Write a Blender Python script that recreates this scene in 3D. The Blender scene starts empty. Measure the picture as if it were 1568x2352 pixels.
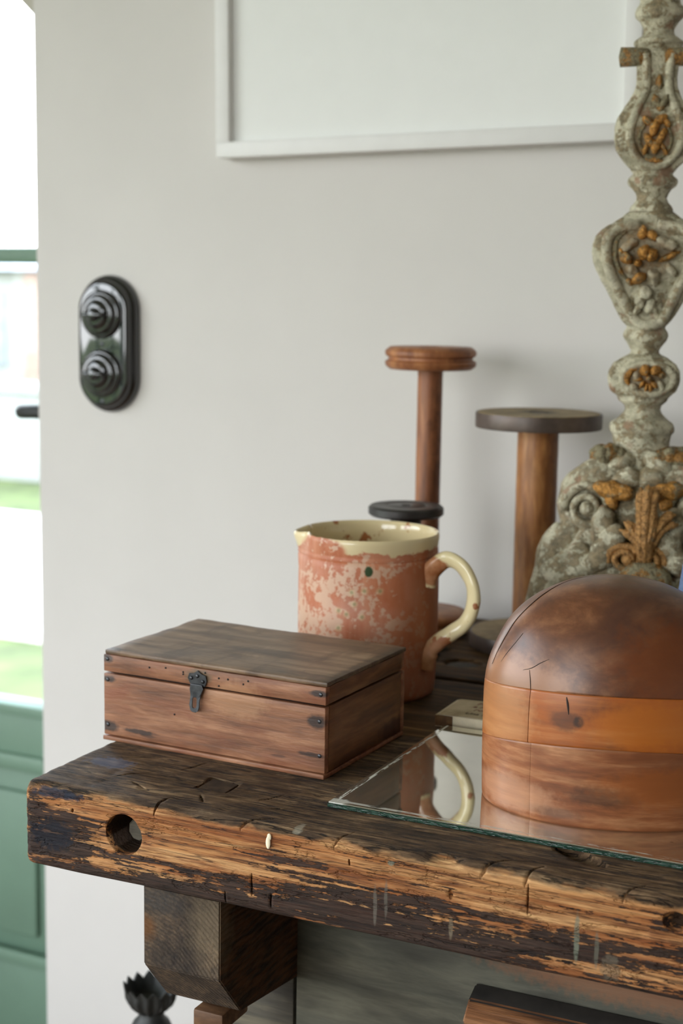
import bpy, bmesh, math, random
import numpy as np
from math import sin, cos, pi, radians, sqrt
from mathutils import Vector, Matrix, noise

random.seed(7)
SC = bpy.context.scene
COL = SC.collection
Z0 = 0.95                                   # height of the bench top above the floor

# ---------------------------------------------------------------- camera
PITCH, ROLL = 0.14544, 0.015127
cam = bpy.data.cameras.new('camera')
cam.sensor_fit = 'VERTICAL'
cam.sensor_height = 36.0
cam.lens = 3504.5 * 36.0 / 2352.0
cam.clip_start = 0.05
cam.clip_end = 200
cam.dof.use_dof = True
cam.dof.focus_distance = 1.24
cam.dof.aperture_fstop = 6.3
camo = bpy.data.objects.new('camera', cam)
COL.objects.link(camo)
_F = Vector((0, cos(PITCH), -sin(PITCH))); _U = Vector((0, sin(PITCH), cos(PITCH))); _R = Vector((1, 0, 0))
_R2 = _R * cos(ROLL) + _U * sin(ROLL); _U2 = -_R * sin(ROLL) + _U * cos(ROLL)
_M = Matrix((( _R2.x, _U2.x, -_F.x, 0), (_R2.y, _U2.y, -_F.y, 0), (_R2.z, _U2.z, -_F.z, 0), (0, 0, 0, 1)))
camo.matrix_world = Matrix.Translation((0, 0, 0.42 + Z0)) @ _M
SC.camera = camo

# ---------------------------------------------------------------- world and light
SC.view_settings.view_transform = 'Standard'
SC.view_settings.look = 'None'
SC.view_settings.exposure = 1.03
SC.view_settings.gamma = 1.0
SC.view_settings.use_curve_mapping = False

world = bpy.data.worlds.new('sky'); SC.world = world
world.use_nodes = True
wn = world.node_tree; wn.nodes.clear()
w_out = wn.nodes.new('ShaderNodeOutputWorld'); w_bg = wn.nodes.new('ShaderNodeBackground')
w_tc = wn.nodes.new('ShaderNodeTexCoord'); w_sep = wn.nodes.new('ShaderNodeSeparateXYZ'); w_r = wn.nodes.new('ShaderNodeValToRGB')
wn.links.new(w_tc.outputs['Generated'], w_sep.inputs[0]); wn.links.new(w_sep.outputs['Z'], w_r.inputs[0])
w_r.color_ramp.elements[0].position = 0.0; w_r.color_ramp.elements[0].color = (0.985, 0.985, 1.0, 1)
w_r.color_ramp.elements[1].position = 0.8; w_r.color_ramp.elements[1].color = (0.70, 0.82, 1.0, 1)
wn.links.new(w_r.outputs[0], w_bg.inputs['Color']); w_bg.inputs['Strength'].default_value = 4.6
wn.links.new(w_bg.outputs[0], w_out.inputs[0])

# frames of reference: bench (x along its front edge, y into its depth) and back wall
BO = Vector((-0.2695, 1.2593, 0)); BA = radians(-25.5)
WO = Vector((0.2202, 1.9462, 0)); WA = radians(-26.5)
def frame(o, a): return Matrix.Translation(o) @ Matrix.Rotation(a, 4, 'Z')
MB_, MW = frame(BO, BA), frame(WO, WA)
def bench_pt(x, y, z=0): return MB_ @ Vector((x, y, z))
def wall_pt(x, y, z=0): return MW @ Vector((x, y, z))

# left-hand window opening (in the wall frame) that lights the room
LW_X = -1.95; LW_Y0, LW_Y1, LW_Z0, LW_Z1 = -3.6, -0.9, -0.60, 1.45
DO_X0, DO_X1, DO_Z1 = -1.68, -0.755, 1.02
RW_X0, RW_X1 = -1.65, 0.15; RW_Y = -3.9      # added window behind the camera, put in to brighten the room
def portal(name, c, sx, sy, rz):
    l = bpy.data.lights.new(name, 'AREA'); l.shape = 'RECTANGLE'; l.size = sx; l.size_y = sy
    l.cycles.is_portal = True
    o = bpy.data.objects.new(name, l); COL.objects.link(o)
    # area lights face -Z: stand upright facing local +Y of the wall frame, then turn
    o.matrix_world = Matrix.Translation(Vector(c) + Vector((0, 0, Z0))) @ Matrix.Rotation(WA + rz, 4, 'Z') @ Matrix.Rotation(radians(90), 4, 'X')
portal('window_portal', wall_pt(LW_X - 0.12, (LW_Y0 + LW_Y1) / 2, (LW_Z0 + LW_Z1) / 2), LW_Y1 - LW_Y0, LW_Z1 - LW_Z0, radians(-90))
portal('rear_portal', wall_pt((RW_X0 + RW_X1) / 2, RW_Y - 0.12, (LW_Z0 + LW_Z1) / 2), RW_X1 - RW_X0, LW_Z1 - LW_Z0, 0)
portal('door_portal', wall_pt((DO_X0 + DO_X1) / 2, 0.36, (DO_Z1 - 0.95) / 2), DO_X1 - DO_X0, DO_Z1 + 0.95, pi)

# ---------------------------------------------------------------- material helpers
class NT:
    def __init__(s, name):
        s.m = bpy.data.materials.new(name); s.m.use_nodes = True
        s.t = s.m.node_tree; s.t.nodes.clear()
        s.out = s.n('ShaderNodeOutputMaterial'); s.b = s.n('ShaderNodeBsdfPrincipled')
        s.t.links.new(s.b.outputs[0], s.out.inputs[0])
        s.co = s.n('ShaderNodeTexCoord').outputs['Object']
    def n(s, k): return s.t.nodes.new(k)
    def put(s, sock, v):
        if hasattr(v, 'is_output'): s.t.links.new(v, sock)
        elif isinstance(v, (tuple, list)):
            v = tuple(v)
            sock.default_value = v + (1,) if (len(v) == 3 and sock.type == 'RGBA') else v
        else: sock.default_value = v
    def map(s, scale=(1, 1, 1), loc=(0, 0, 0), rot=(0, 0, 0), co=None):
        n = s.n('ShaderNodeMapping'); s.put(n.inputs[0], co or s.co)
        n.inputs['Scale'].default_value = scale; n.inputs['Location'].default_value = loc; n.inputs['Rotation'].default_value = rot
        return n.outputs[0]
    def noise(s, co, sc=5, det=4, rough=0.55, dist=0.0):
        n = s.n('ShaderNodeTexNoise'); s.put(n.inputs['Vector'], co)
        n.inputs['Scale'].default_value = sc; n.inputs['Detail'].default_value = det
        n.inputs['Roughness'].default_value = rough; n.inputs['Distortion'].default_value = dist
        return n.outputs[0]
    def vor(s, co, sc=5, feat='F1', rnd=1.0):
        n = s.n('ShaderNodeTexVoronoi'); n.feature = feat; s.put(n.inputs['Vector'], co); n.inputs['Scale'].default_value = sc
        n.inputs['Randomness'].default_value = rnd
        return n.outputs['Distance']
    def wave(s, co, sc=5, dist=2, det=2, dsc=1, d='X'):
        n = s.n('ShaderNodeTexWave'); n.bands_direction = d; s.put(n.inputs['Vector'], co); n.inputs['Scale'].default_value = sc
        n.inputs['Distortion'].default_value = dist; n.inputs['Detail'].default_value = det; n.inputs['Detail Scale'].default_value = dsc
        return n.outputs['Fac']
    def ramp(s, f, stops, interp='LINEAR'):
        n = s.n('ShaderNodeValToRGB'); s.put(n.inputs[0], f); r = n.color_ramp; r.interpolation = interp
        while len(r.elements) < len(stops): r.elements.new(0.5)
        for e, (p, c) in zip(r.elements, stops):
            e.position = p
            c = (c, c, c) if isinstance(c, (int, float)) else c
            e.color = tuple(c) + (1,)
        return n.outputs[0]
    def step(s, f, a, b):                       # 0 below a .. 1 above b
        n = s.n('ShaderNodeMapRange'); s.put(n.inputs[0], f)
        n.inputs[1].default_value = a; n.inputs[2].default_value = b
        return n.outputs[0]
    def mix(s, f, a, b, mode='MIX'):
        n = s.n('ShaderNodeMix'); n.data_type = 'RGBA'; n.blend_type = mode
        s.put(n.inputs[0], f); s.put(n.inputs[6], a); s.put(n.inputs[7], b)
        return n.outputs[2]
    def math(s, op, a, b=0.0, clamp=False):
        n = s.n('ShaderNodeMath'); n.operation = op; n.use_clamp = clamp; s.put(n.inputs[0], a); s.put(n.inputs[1], b)
        return n.outputs[0]
    def sep(s, co=None):
        n = s.n('ShaderNodeSeparateXYZ'); s.put(n.inputs[0], co or s.co); return n.outputs
    def blob(s, c, r, wob=0.35, wsc=60, soft=0.35):   # 1 inside an ellipsoid with a ragged edge
        v = s.n('ShaderNodeVectorMath'); v.operation = 'SUBTRACT'; s.put(v.inputs[0], s.co); v.inputs[1].default_value = c
        d = s.n('ShaderNodeVectorMath'); d.operation = 'DIVIDE'; s.put(d.inputs[0], v.outputs[0]); d.inputs[1].default_value = r
        l = s.n('ShaderNodeVectorMath'); l.operation = 'LENGTH'; s.put(l.inputs[0], d.outputs[0])
        nz = s.math('MULTIPLY', s.math('SUBTRACT', s.noise(s.co, wsc, 3), 0.5), wob * 4)
        return s.step(s.math('ADD', l.outputs['Value'], nz), 1.0 + soft * .5, 1.0 - soft * .5)
    def point(s): return s.n('ShaderNodeNewGeometry').outputs['Pointiness']
    def bump(s, h, strength=0.3, dist=0.001, prev=None):
        n = s.n('ShaderNodeBump'); s.put(n.inputs['Height'], h); n.inputs['Strength'].default_value = strength; n.inputs['Distance'].default_value = dist
        if prev: s.put(n.inputs['Normal'], prev)
        return n.outputs[0]
    def fin(s, color, rough=0.6, normal=None, metal=0.0, spec=0.5, coat=0.0, coat_rough=0.1):
        s.put(s.b.inputs['Base Color'], color); s.put(s.b.inputs['Roughness'], rough); s.put(s.b.inputs['Metallic'], metal)
        s.put(s.b.inputs['Specular IOR Level'], spec); s.put(s.b.inputs['Coat Weight'], coat); s.put(s.b.inputs['Coat Roughness'], coat_rough)
        if normal: s.put(s.b.inputs['Normal'], normal)
        return s.m

def sr(r, g, b):                                # sRGB 0-255 -> linear
    f = lambda c: (c / 255 / 12.92) if c / 255 <= 0.04045 else ((c / 255 + 0.055) / 1.055) ** 2.4
    return (f(r), f(g), f(b))

M = {}
def plain(name, col, rough=0.6, metal=0.0, nsc=40, amt=0.08, coat=0.0, bump=0.1, spec=0.5):
    t = NT(name); nz = t.noise(t.co, nsc, 4)
    c = t.mix(t.step(nz, 0.3, 0.7), tuple(x * (1 - amt) for x in col), tuple(min(1, x * (1 + amt)) for x in col))
    M[name] = t.fin(c, rough, t.bump(nz, bump, 0.0005), metal, spec, coat); return M[name]

plain('wall_paint', sr(208, 203, 198), 0.85, nsc=6, amt=0.02, bump=0.05)
plain('ceiling_paint', sr(228, 226, 220), 0.9, nsc=6, amt=0.02)
plain('lime_plaster', sr(186, 180, 168), 0.9, nsc=14, amt=0.05)
plain('green_paint', sr(112, 140, 120), 0.5, nsc=9, amt=0.05)
plain('white_frame', sr(220, 217, 214), 0.5, nsc=30, amt=0.02)
plain('mat_board', sr(230, 229, 226), 0.8, nsc=30, amt=0.01)
plain('bakelite', (0.004, 0.004, 0.005), 0.05, nsc=30, amt=0.02, coat=0.0, bump=0.0, spec=1.0)
plain('black_iron', (0.035, 0.036, 0.034), 0.5, metal=0.3, nsc=60, amt=0.3)
plain('dark_metal', (0.06, 0.06, 0.065), 0.35, metal=0.8, nsc=120, amt=0.4, bump=0.3)
plain('page_paper', sr(244, 230, 200), 0.8, nsc=200, amt=0.05)
plain('ink', sr(120, 60, 50), 0.8, nsc=200, amt=0.1)
plain('ink_dark', sr(80, 72, 62), 0.8, nsc=200, amt=0.1)
plain('blue_cloth', sr(100, 120, 156), 0.7, nsc=300, amt=0.15)
plain('grass', (0.085, 0.11, 0.03), 0.9, nsc=3, amt=0.45)
plain('paving', (0.75, 0.73, 0.68), 0.9, nsc=4, amt=0.1)
plain('render_wall', (0.30, 0.31, 0.29), 0.9, nsc=2, amt=0.1)
plain('brick_wall', (0.32, 0.22, 0.18), 0.9, nsc=12, amt=0.25)
plain('slate', (0.25, 0.27, 0.3), 0.8, nsc=12, amt=0.25)
plain('hedge_leaf', (0.10, 0.17, 0.05), 0.8, nsc=25, amt=0.5)
plain('floor_board', sr(120, 95, 70), 0.5, nsc=8, amt=0.2)

def mk_glass():
    m = bpy.data.materials.new('window_glass'); m.use_nodes = True; t = m.node_tree; t.nodes.clear()
    o = t.nodes.new('ShaderNodeOutputMaterial'); mx = t.nodes.new('ShaderNodeMixShader')
    a = t.nodes.new('ShaderNodeBsdfTransparent'); g = t.nodes.new('ShaderNodeBsdfGlossy'); g.inputs['Roughness'].default_value = 0.02
    a.inputs['Color'].default_value = (0.97, 0.985, 0.98, 1)
    fr = t.nodes.new('ShaderNodeFresnel'); fr.inputs[0].default_value = 1.35
    ge = t.nodes.new('ShaderNodeNewGeometry'); inv = t.nodes.new('ShaderNodeMath'); inv.operation = 'SUBTRACT'; inv.inputs[0].default_value = 1.0
    ml = t.nodes.new('ShaderNodeMath'); ml.operation = 'MULTIPLY'       # only the outer faces of a pane mirror (no total reflection inside)
    t.links.new(ge.outputs['Backfacing'], inv.inputs[1]); t.links.new(fr.outputs[0], ml.inputs[0]); t.links.new(inv.outputs[0], ml.inputs[1])
    t.links.new(ml.outputs[0], mx.inputs[0]); t.links.new(a.outputs[0], mx.inputs[1]); t.links.new(g.outputs[0], mx.inputs[2]); t.links.new(mx.outputs[0], o.inputs[0])
    M['glass'] = m
mk_glass()

def mk_bench_front():
    t = NT('charred_pine')
    x, y, z = t.sep()
    g1 = t.noise(t.map((4, 70, 120)), 1, 8, 0.66, 0.5)                # long grain
    g2 = t.noise(t.map((18, 260, 420), (3, 1, 2)), 1, 6, 0.7)         # fine fibres
    big = t.noise(t.map((7, 34, 46), (1.3, 0, 0.4)), 1, 8, 0.68, 0.4)
    chips = t.noise(t.map((75, 150, 240), (2, 5, 1)), 1, 5, 0.7)
    def ridge(sc, loc, w):                                            # thin dark grain splits
        n = t.noise(t.map(sc, loc), 1, 6, 0.6, 0.3)
        return t.step(t.math('ABSOLUTE', t.math('SUBTRACT', n, 0.5)), w, w * 0.3)
    tan = t.ramp(g1, [(0.30, sr(120, 66, 34)), (0.42, sr(178, 116, 66)), (0.54, sr(208, 152, 98)), (0.70, sr(228, 182, 128))])
    tan = t.mix(t.math('MULTIPLY', t.step(g2, 0.45, 0.66), 0.75), tan, sr(122, 70, 38))
    rust = t.step(t.math('ADD', t.noise(t.map((7, 44, 60), (7, 2, 5)), 1, 7, 0.68), t.math('MULTIPLY', t.step(z, -0.02, -0.055), 0.07)), 0.50, 0.60)
    tan = t.mix(t.math('MULTIPLY', rust, 0.72), tan, t.mix(t.step(g2, 0.4, 0.6), sr(150, 84, 42), sr(96, 50, 28)))
    low = t.step(z, -0.030, -0.066)
    s = t.math('ADD', big, t.math('MULTIPLY', low, 0.07))
    s = t.math('ADD', s, t.math('MULTIPLY', t.math('SUBTRACT', chips, 0.5), 0.55))
    s = t.math('ADD', s, t.math('MULTIPLY', t.math('SUBTRACT', g1, 0.5), -0.8))
    s = t.math('ADD', s, t.math('MULTIPLY', t.math('SUBTRACT', g2, 0.5), 0.5))
    for c, r, k in (((0.030, 0, -0.045), (0.034, 0.03, 0.022), 0.17), ((0.012, 0, -0.03), (0.008, 0.03, 0.03), 0.10), ((0.165, 0, -0.068), (0.07, 0.03, 0.013), 0.20), ((0.33, 0, -0.062), (0.10, 0.03, 0.014), 0.10),
                    ((0.5, 0, -0.064), (0.13, 0.03, 0.022), 0.13), ((0.25, 0, -0.022), (0.04, 0.03, 0.008), 0.13), ((0.375, 0, -0.024), (0.04, 0.03, 0.004), 0.14), ((0.10, 0, -0.012), (0.16, 0.05, 0.016), -0.10),
                    ((0.42, 0, -0.010), (0.25, 0.05, 0.016), -0.10)):
        s = t.math('ADD', s, t.math('MULTIPLY', t.blob(c, r, 0.25, 70, 1.2), k))
    dark = t.step(s, 0.575, 0.605)
    char = t.mix(t.step(g2, 0.38, 0.62), sr(34, 26, 23), sr(78, 58, 48))
    col = t.mix(dark, tan, char)
    col = t.mix(t.math('MULTIPLY', ridge((3, 60, 110), (1, 1, 9), 0.016), 0.75), col, sr(58, 34, 24))
    # top: weathered grey brown, grime in the splits
    tn = t.noise(t.map((22, 40, 40), (4, 4, 4)), 1, 8, 0.7, 0.3)
    tg = t.noise(t.map((12, 230, 60), (4, 4, 4)), 1, 7, 0.7, 0.3)
    tm = t.math('ADD', t.math('MULTIPLY', tn, 0.5), t.math('MULTIPLY', tg, 0.5))
    tp = t.ramp(tm, [(0.36, sr(34, 25, 18)), (0.45, sr(78, 58, 40)), (0.53, sr(118, 92, 66)), (0.63, sr(168, 138, 104))])
    tp = t.mix(t.math('MULTIPLY', ridge((9, 120, 40), (3, 1, 2), 0.022), 0.85), tp, sr(26, 20, 16))
    tp = t.mix(t.math('MULTIPLY', t.step(t.noise(t.map((9, 16, 9), (2, 2, 2)), 1, 4), 0.5, 0.64), 0.5), tp, sr(46, 34, 26))
    edge = t.math('ADD', z, t.math('MULTIPLY', t.math('SUBTRACT', t.noise(t.map((30, 90, 90)), 1, 6), 0.5), 0.016))
    topm = t.math('MAXIMUM', t.step(edge, -0.0065, -0.0035), t.step(t.math('ADD', y, t.math('MULTIPLY', t.math('SUBTRACT', g1, 0.5), 0.02)), 0.010, 0.014))
    topm = t.math('MULTIPLY', topm, t.step(z, -0.012, -0.010))
    col = t.mix(topm, col, tp)
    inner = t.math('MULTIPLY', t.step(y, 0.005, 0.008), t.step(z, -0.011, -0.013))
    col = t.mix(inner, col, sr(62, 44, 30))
    # paint dabs and drips
    for c, r, cc, k, w in (((0.036, 0, -0.007), (0.026, 0.02, 0.0040), sr(46, 52, 68), 0.85, 0.4), ((0.030, 0, -0.044), (0.022, 0.03, 0.013), sr(22, 25, 36), 0.85, 0.5),
                        ((0.04, 0.075, 0), (0.022, 0.012, 0.02), sr(100, 112, 140), 0.5, 0.5),
                        ((0.332, 0, -0.049), (0.0016, 0.02, 0.016), sr(116, 108, 98), 0.6, 0.12), ((0.341, 0, -0.042), (0.0014, 0.02, 0.015), sr(112, 106, 96), 0.55, 0.12),
                        ((0.3947, 0, -0.054), (0.0018, 0.02, 0.009), sr(126, 112, 92), 0.7, 0.12), ((0.492, 0, -0.042), (0.0020, 0.02, 0.018), sr(132, 138, 120), 0.65, 0.15),
                        ((0.507, 0, -0.048), (0.0016, 0.02, 0.014), sr(116, 114, 100), 0.55, 0.15), ((0.518, 0, -0.060), (0.007, 0.02, 0.010), sr(116, 106, 90), 0.5, 0.4),
                        ((0.345, 0, -0.012), (0.003, 0.02, 0.002), sr(120, 136, 122), 0.7, 0.3), ((0.262, 0.01, -0.003), (0.004, 0.01, 0.003), sr(176, 166, 146), 0.6, 0.3)):
        col = t.mix(t.math('MULTIPLY', t.blob(c, r, w, 220, 0.35), k), col, cc)
    h = t.math('ADD', t.math('MULTIPLY', g1, 0.7), t.math('ADD', t.math('MULTIPLY', g2, 0.6), t.math('MULTIPLY', dark, 0.25)))
    h = t.math('ADD', h, t.math('MULTIPLY', tm, 1.2))
    h = t.math('SUBTRACT', h, t.math('MULTIPLY', ridge((9, 120, 40), (3, 1, 2), 0.022), 0.5))
    rough = t.mix(t.math('MAXIMUM', dark, topm), (0.5, 0.5, 0.5), (0.62, 0.62, 0.62))
    M['charred_pine'] = t.fin(col, rough, t.bump(h, 1.0, 0.0028), spec=0.22)
mk_bench_front()

def mk_wood(name, lo, mid, hi, scale=(6, 60, 60), rough=0.5, spec=0.4, bump=0.35, bd=0.0008, coat=0.0, blot=None, blot_sc=(9, 9, 9), blot_rng=(0.5, 0.68), streak=0.5, spots=(), loc=(0, 0, 0), holes=None, dist=0.3, vband=None):
    t = NT(name)
    g = t.noise(t.map(scale, loc), 1, 6, 0.62, dist)
    f = t.noise(t.map(tuple(3.6 * v for v in scale), loc), 1, 4, 0.6)
    col = t.ramp(g, [(0.3, lo), (0.5, mid), (0.7, hi)])
    col = t.mix(t.math('MULTIPLY', t.step(f, 0.45, 0.75), streak), col, lo)
    if blot:
        col = t.mix(t.math('MULTIPLY', t.step(t.noise(t.map(blot_sc, (5, 3, 1)), 1, 4, 0.6, 0.5), *blot_rng), 0.8), col, blot)
    for c, r, cc, k in spots:
        col = t.mix(t.math('MULTIPLY', t.blob(c, r, 0.22, 150, 0.5), k), col, cc)
    h = t.math('ADD', g, t.math('MULTIPLY', f, 0.6))
    M[name] = t.fin(col, rough, t.bump(h, bump, bd), spec=spec, coat=coat, coat_rough=0.25)
    return M[name]

mk_wood('bench_plank', sr(38, 27, 17), sr(78, 56, 34), sr(128, 98, 62), (7, 90, 60), 0.65, 0.15, bump=0.8, bd=0.0015, blot=sr(36, 28, 22), blot_sc=(12, 22, 20))
mk_wood('grey_timber', sr(42, 38, 30), sr(74, 68, 56), sr(104, 95, 76), (6, 60, 60), 0.7, bump=0.6, bd=0.0012, blot=sr(44, 34, 26))
def mk_jaw():
    t = NT('jaw_timber'); x, y, z = t.sep()
    wob = t.noise(t.map((30, 30, 30)), 1, 5, 0.6)
    dx = t.math('SUBTRACT', x, 0.085); dz = t.math('SUBTRACT', z, -0.215)
    d = t.math('SQRT', t.math('ADD', t.math('MULTIPLY', dx, dx), t.math('MULTIPLY', dz, dz)))
    rings = t.math('SINE', t.math('ADD', t.math('MULTIPLY', d, 1700.0), t.math('MULTIPLY', wob, 16.0)))
    fine = t.noise(t.map((260, 60, 260)), 1, 5, 0.7)
    blot = t.noise(t.map((28, 20, 28)), 1, 6, 0.65)
    col = t.ramp(t.math('ADD', t.math('MULTIPLY', blot, 0.6), t.math('MULTIPLY', fine, 0.4)), [(0.35, sr(40, 34, 31)), (0.5, sr(72, 60, 50)), (0.64, sr(112, 92, 72))])
    col = t.mix(t.math('MULTIPLY', t.step(rings, 0.2, 0.9), 0.35), col, sr(36, 29, 25))
    side = t.step(x, 0.1893, 0.1900)
    col = t.mix(t.math('MULTIPLY', side, 0.75), col, t.mix(t.step(t.noise(t.map((10, 30, 160)), 1, 5), 0.4, 0.6), sr(40, 24, 14), sr(92, 54, 26)))  # side grain, with this face's shade and warm glow put into the colour
    for c, r, cc, k in (((0.12, 0.008, -0.112), (0.009, 0.03, 0.010), sr(122, 78, 38), 0.6), ((0.183, 0.008, -0.100), (0.020, 0.02, 0.035), sr(128, 110, 86), 0.45), ((0.13, 0.008, -0.085), (0.022, 0.02, 0.012), sr(62, 62, 62), 0.5)):
        col = t.mix(t.math('MULTIPLY', t.blob(c, r, 0.3, 90, 0.9), k), col, cc)
    h = t.math('ADD', t.math('MULTIPLY', rings, 0.25), fine)
    M['jaw_timber'] = t.fin(col, 0.75, t.bump(h, 0.9, 0.0016), spec=0.25)
mk_jaw()
mk_wood('collar_timber', sr(66, 42, 26), sr(104, 72, 46), sr(130, 96, 66), (20, 60, 60), 0.6)
mk_wood('panel_timber', sr(52, 50, 42), sr(80, 78, 66), sr(104, 100, 84), (5, 40, 26), 0.7, bump=0.7, bd=0.0015, blot=sr(46, 42, 34), blot_sc=(5, 20, 30), dist=0.9,
        spots=[((0.50, 0.147, -0.135), (0.13, 0.02, 0.022), sr(150, 92, 52), 0.45)])
mk_wood('rail_timber', sr(56, 34, 22), sr(150, 98, 60), sr(206, 150, 100), (5, 70, 110), 0.55, bump=0.8, bd=0.0015, blot=sr(40, 30, 24), blot_sc=(8, 40, 70), blot_rng=(0.48, 0.58))
mk_wood('plug_wood', sr(30, 23, 18), sr(58, 44, 32), sr(84, 66, 48), (60, 60, 60), 0.7, bump=0.6)
plain('rail_top_dark', sr(40, 36, 32), 0.6, nsc=60, amt=0.3)  # near-black tone for the upward faces of the rail

# the box: old reddish softwood, darker round its nails
BXW, BXD, BXH = 0.2348, 0.1563, 0.0860
BLK = sr(34, 28, 28)
mk_wood('box_front_wood', sr(92, 58, 40), sr(140, 92, 64), sr(172, 122, 90), (11, 60, 90), 0.5, bump=0.6, bd=0.001, blot=sr(126, 72, 48), blot_sc=(14, 12, 34), streak=0.55,
        spots=[((0.004, -0.001, 0.078), (0.007, 0.01, 0.004), BLK, 0.8), ((0.005, -0.001, 0.0585), (0.008, 0.01, 0.003), BLK, 0.85), ((0.005, -0.001, 0.014), (0.011, 0.01, 0.005), BLK, 0.85), ((0.040, -0.001, 0.013), (0.018, 0.01, 0.0022), BLK, 0.85), ((0.05, -0.001, 0.0105), (0.009, 0.01, 0.0015), BLK, 0.6),
               ((0.228, -0.001, 0.0755), (0.009, 0.01, 0.003), BLK, 0.85), ((0.226, -0.001, 0.0505), (0.009, 0.01, 0.006), BLK, 0.85), ((0.222, -0.001, 0.0205), (0.013, 0.01, 0.002), BLK, 0.8), ((0.188, -0.001, 0.014), (0.008, 0.01, 0.0012), BLK, 0.5), ((0.105, -0.001, 0.074), (0.013, 0.01, 0.007), sr(84, 76, 50), 0.6),
               ((0.145, -0.001, 0.058), (0.03, 0.01, 0.016), sr(190, 142, 104), 0.4)])
mk_wood('box_side_wood', sr(70, 42, 22), sr(112, 72, 40), sr(140, 98, 60), (60, 9, 70), 0.45, bump=0.3, streak=0.4, spots=[((BXW, 0.14, 0.012), (0.02, 0.035, 0.010), sr(62, 26, 14), 0.85), ((BXW, 0.05, 0.006), (0.02, 0.03, 0.006), sr(70, 34, 16), 0.7)])
mk_wood('box_lid_wood', sr(84, 64, 46), sr(128, 101, 77), sr(160, 132, 104), (10, 75, 50), 0.42, bump=0.6, bd=0.001, blot=sr(82, 62, 46), blot_sc=(34, 12, 10), streak=0.4, spots=[((0.15, 0.07, 0.086), (0.05, 0.012, 0.01), sr(66, 50, 38), 0.55), ((0.005, 0.004, 0.086), (0.013, 0.008, 0.01), sr(60, 42, 28), 0.7), ((BXW, 0.08, 0.086), (0.008, 0.08, 0.01), sr(62, 48, 36), 0.6)])

# hat block
H_LO, H_MID, H_HI = sr(110, 58, 28), sr(150, 88, 48), sr(188, 128, 80)
mk_wood('block_crown_wood', sr(70, 40, 25), sr(106, 64, 40), sr(142, 96, 64), (26, 26, 44), 0.36, bump=0.12, bd=0.0005, coat=0.25, blot=sr(76, 46, 36), blot_sc=(10, 10, 12), streak=0.25,
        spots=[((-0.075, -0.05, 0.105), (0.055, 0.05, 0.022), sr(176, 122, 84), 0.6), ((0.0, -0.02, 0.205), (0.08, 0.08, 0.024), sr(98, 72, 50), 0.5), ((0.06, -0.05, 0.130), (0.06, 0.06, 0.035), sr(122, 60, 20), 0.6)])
mk_wood('block_band_wood', H_LO, sr(168, 98, 48), sr(206, 144, 90), (9, 9, 70), 0.38, bump=0.12, bd=0.0005, coat=0.2, blot=sr(170, 88, 28), blot_sc=(9, 9, 14), blot_rng=(0.45, 0.6), streak=0.25, loc=(2, 1, 3),
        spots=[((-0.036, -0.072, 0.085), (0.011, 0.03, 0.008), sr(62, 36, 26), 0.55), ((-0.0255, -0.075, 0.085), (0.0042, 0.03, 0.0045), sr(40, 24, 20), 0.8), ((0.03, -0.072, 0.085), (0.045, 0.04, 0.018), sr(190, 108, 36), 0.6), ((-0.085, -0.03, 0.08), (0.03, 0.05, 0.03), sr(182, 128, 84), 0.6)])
mk_wood('block_base_wood', sr(84, 48, 28), sr(146, 86, 50), sr(190, 132, 90), (10, 10, 80), 0.42, bump=0.14, bd=0.0005, coat=0.1, blot=sr(118, 66, 38), blot_sc=(9, 9, 26), blot_rng=(0.48, 0.62), streak=0.3, loc=(5, 5, 1),
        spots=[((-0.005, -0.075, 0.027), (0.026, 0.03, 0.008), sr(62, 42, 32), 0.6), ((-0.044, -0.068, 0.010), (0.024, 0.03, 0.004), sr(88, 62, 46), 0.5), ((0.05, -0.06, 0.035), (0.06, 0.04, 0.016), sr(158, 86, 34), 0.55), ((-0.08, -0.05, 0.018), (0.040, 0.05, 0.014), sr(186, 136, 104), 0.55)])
mk_wood('spool_brown', sr(112, 66, 38), sr(158, 100, 62), sr(184, 128, 82), (40, 40, 9), 0.45, bump=0.2, blot=sr(112, 64, 40), blot_sc=(30, 30, 14))
mk_wood('spool_honey', sr(112, 70, 38), sr(160, 106, 60), sr(192, 140, 86), (60, 60, 10), 0.4, bump=0.2, blot=sr(104, 58, 26), blot_sc=(30, 30, 12), streak=0.6)
mk_wood('spool_shaft_dark', sr(86, 50, 30), sr(142, 88, 56), sr(170, 114, 74), (60, 60, 7), 0.45, bump=0.2, blot=sr(58, 32, 18), blot_sc=(30, 30, 12), blot_rng=(0.55, 0.7), streak=0.5)
mk_wood('spool_top_pale', sr(100, 84, 60), sr(144, 124, 88), sr(168, 146, 108), (30, 30, 30), 0.6, bump=0.3, spots=[((0, 0, 0.277), (0.022, 0.022, 0.02), sr(40, 32, 24), 0.8)])
plain('spool_band_iron', sr(84, 70, 62), 0.4, metal=0.25, nsc=50, amt=0.35, bump=0.3)
plain('spool_black', sr(44, 40, 38), 0.42, nsc=60, amt=0.25, bump=0.3)
plain('crack_dirt', sr(46, 28, 20), 0.7)
plain('dark_recess', (0.008, 0.006, 0.005), 0.8)

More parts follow.
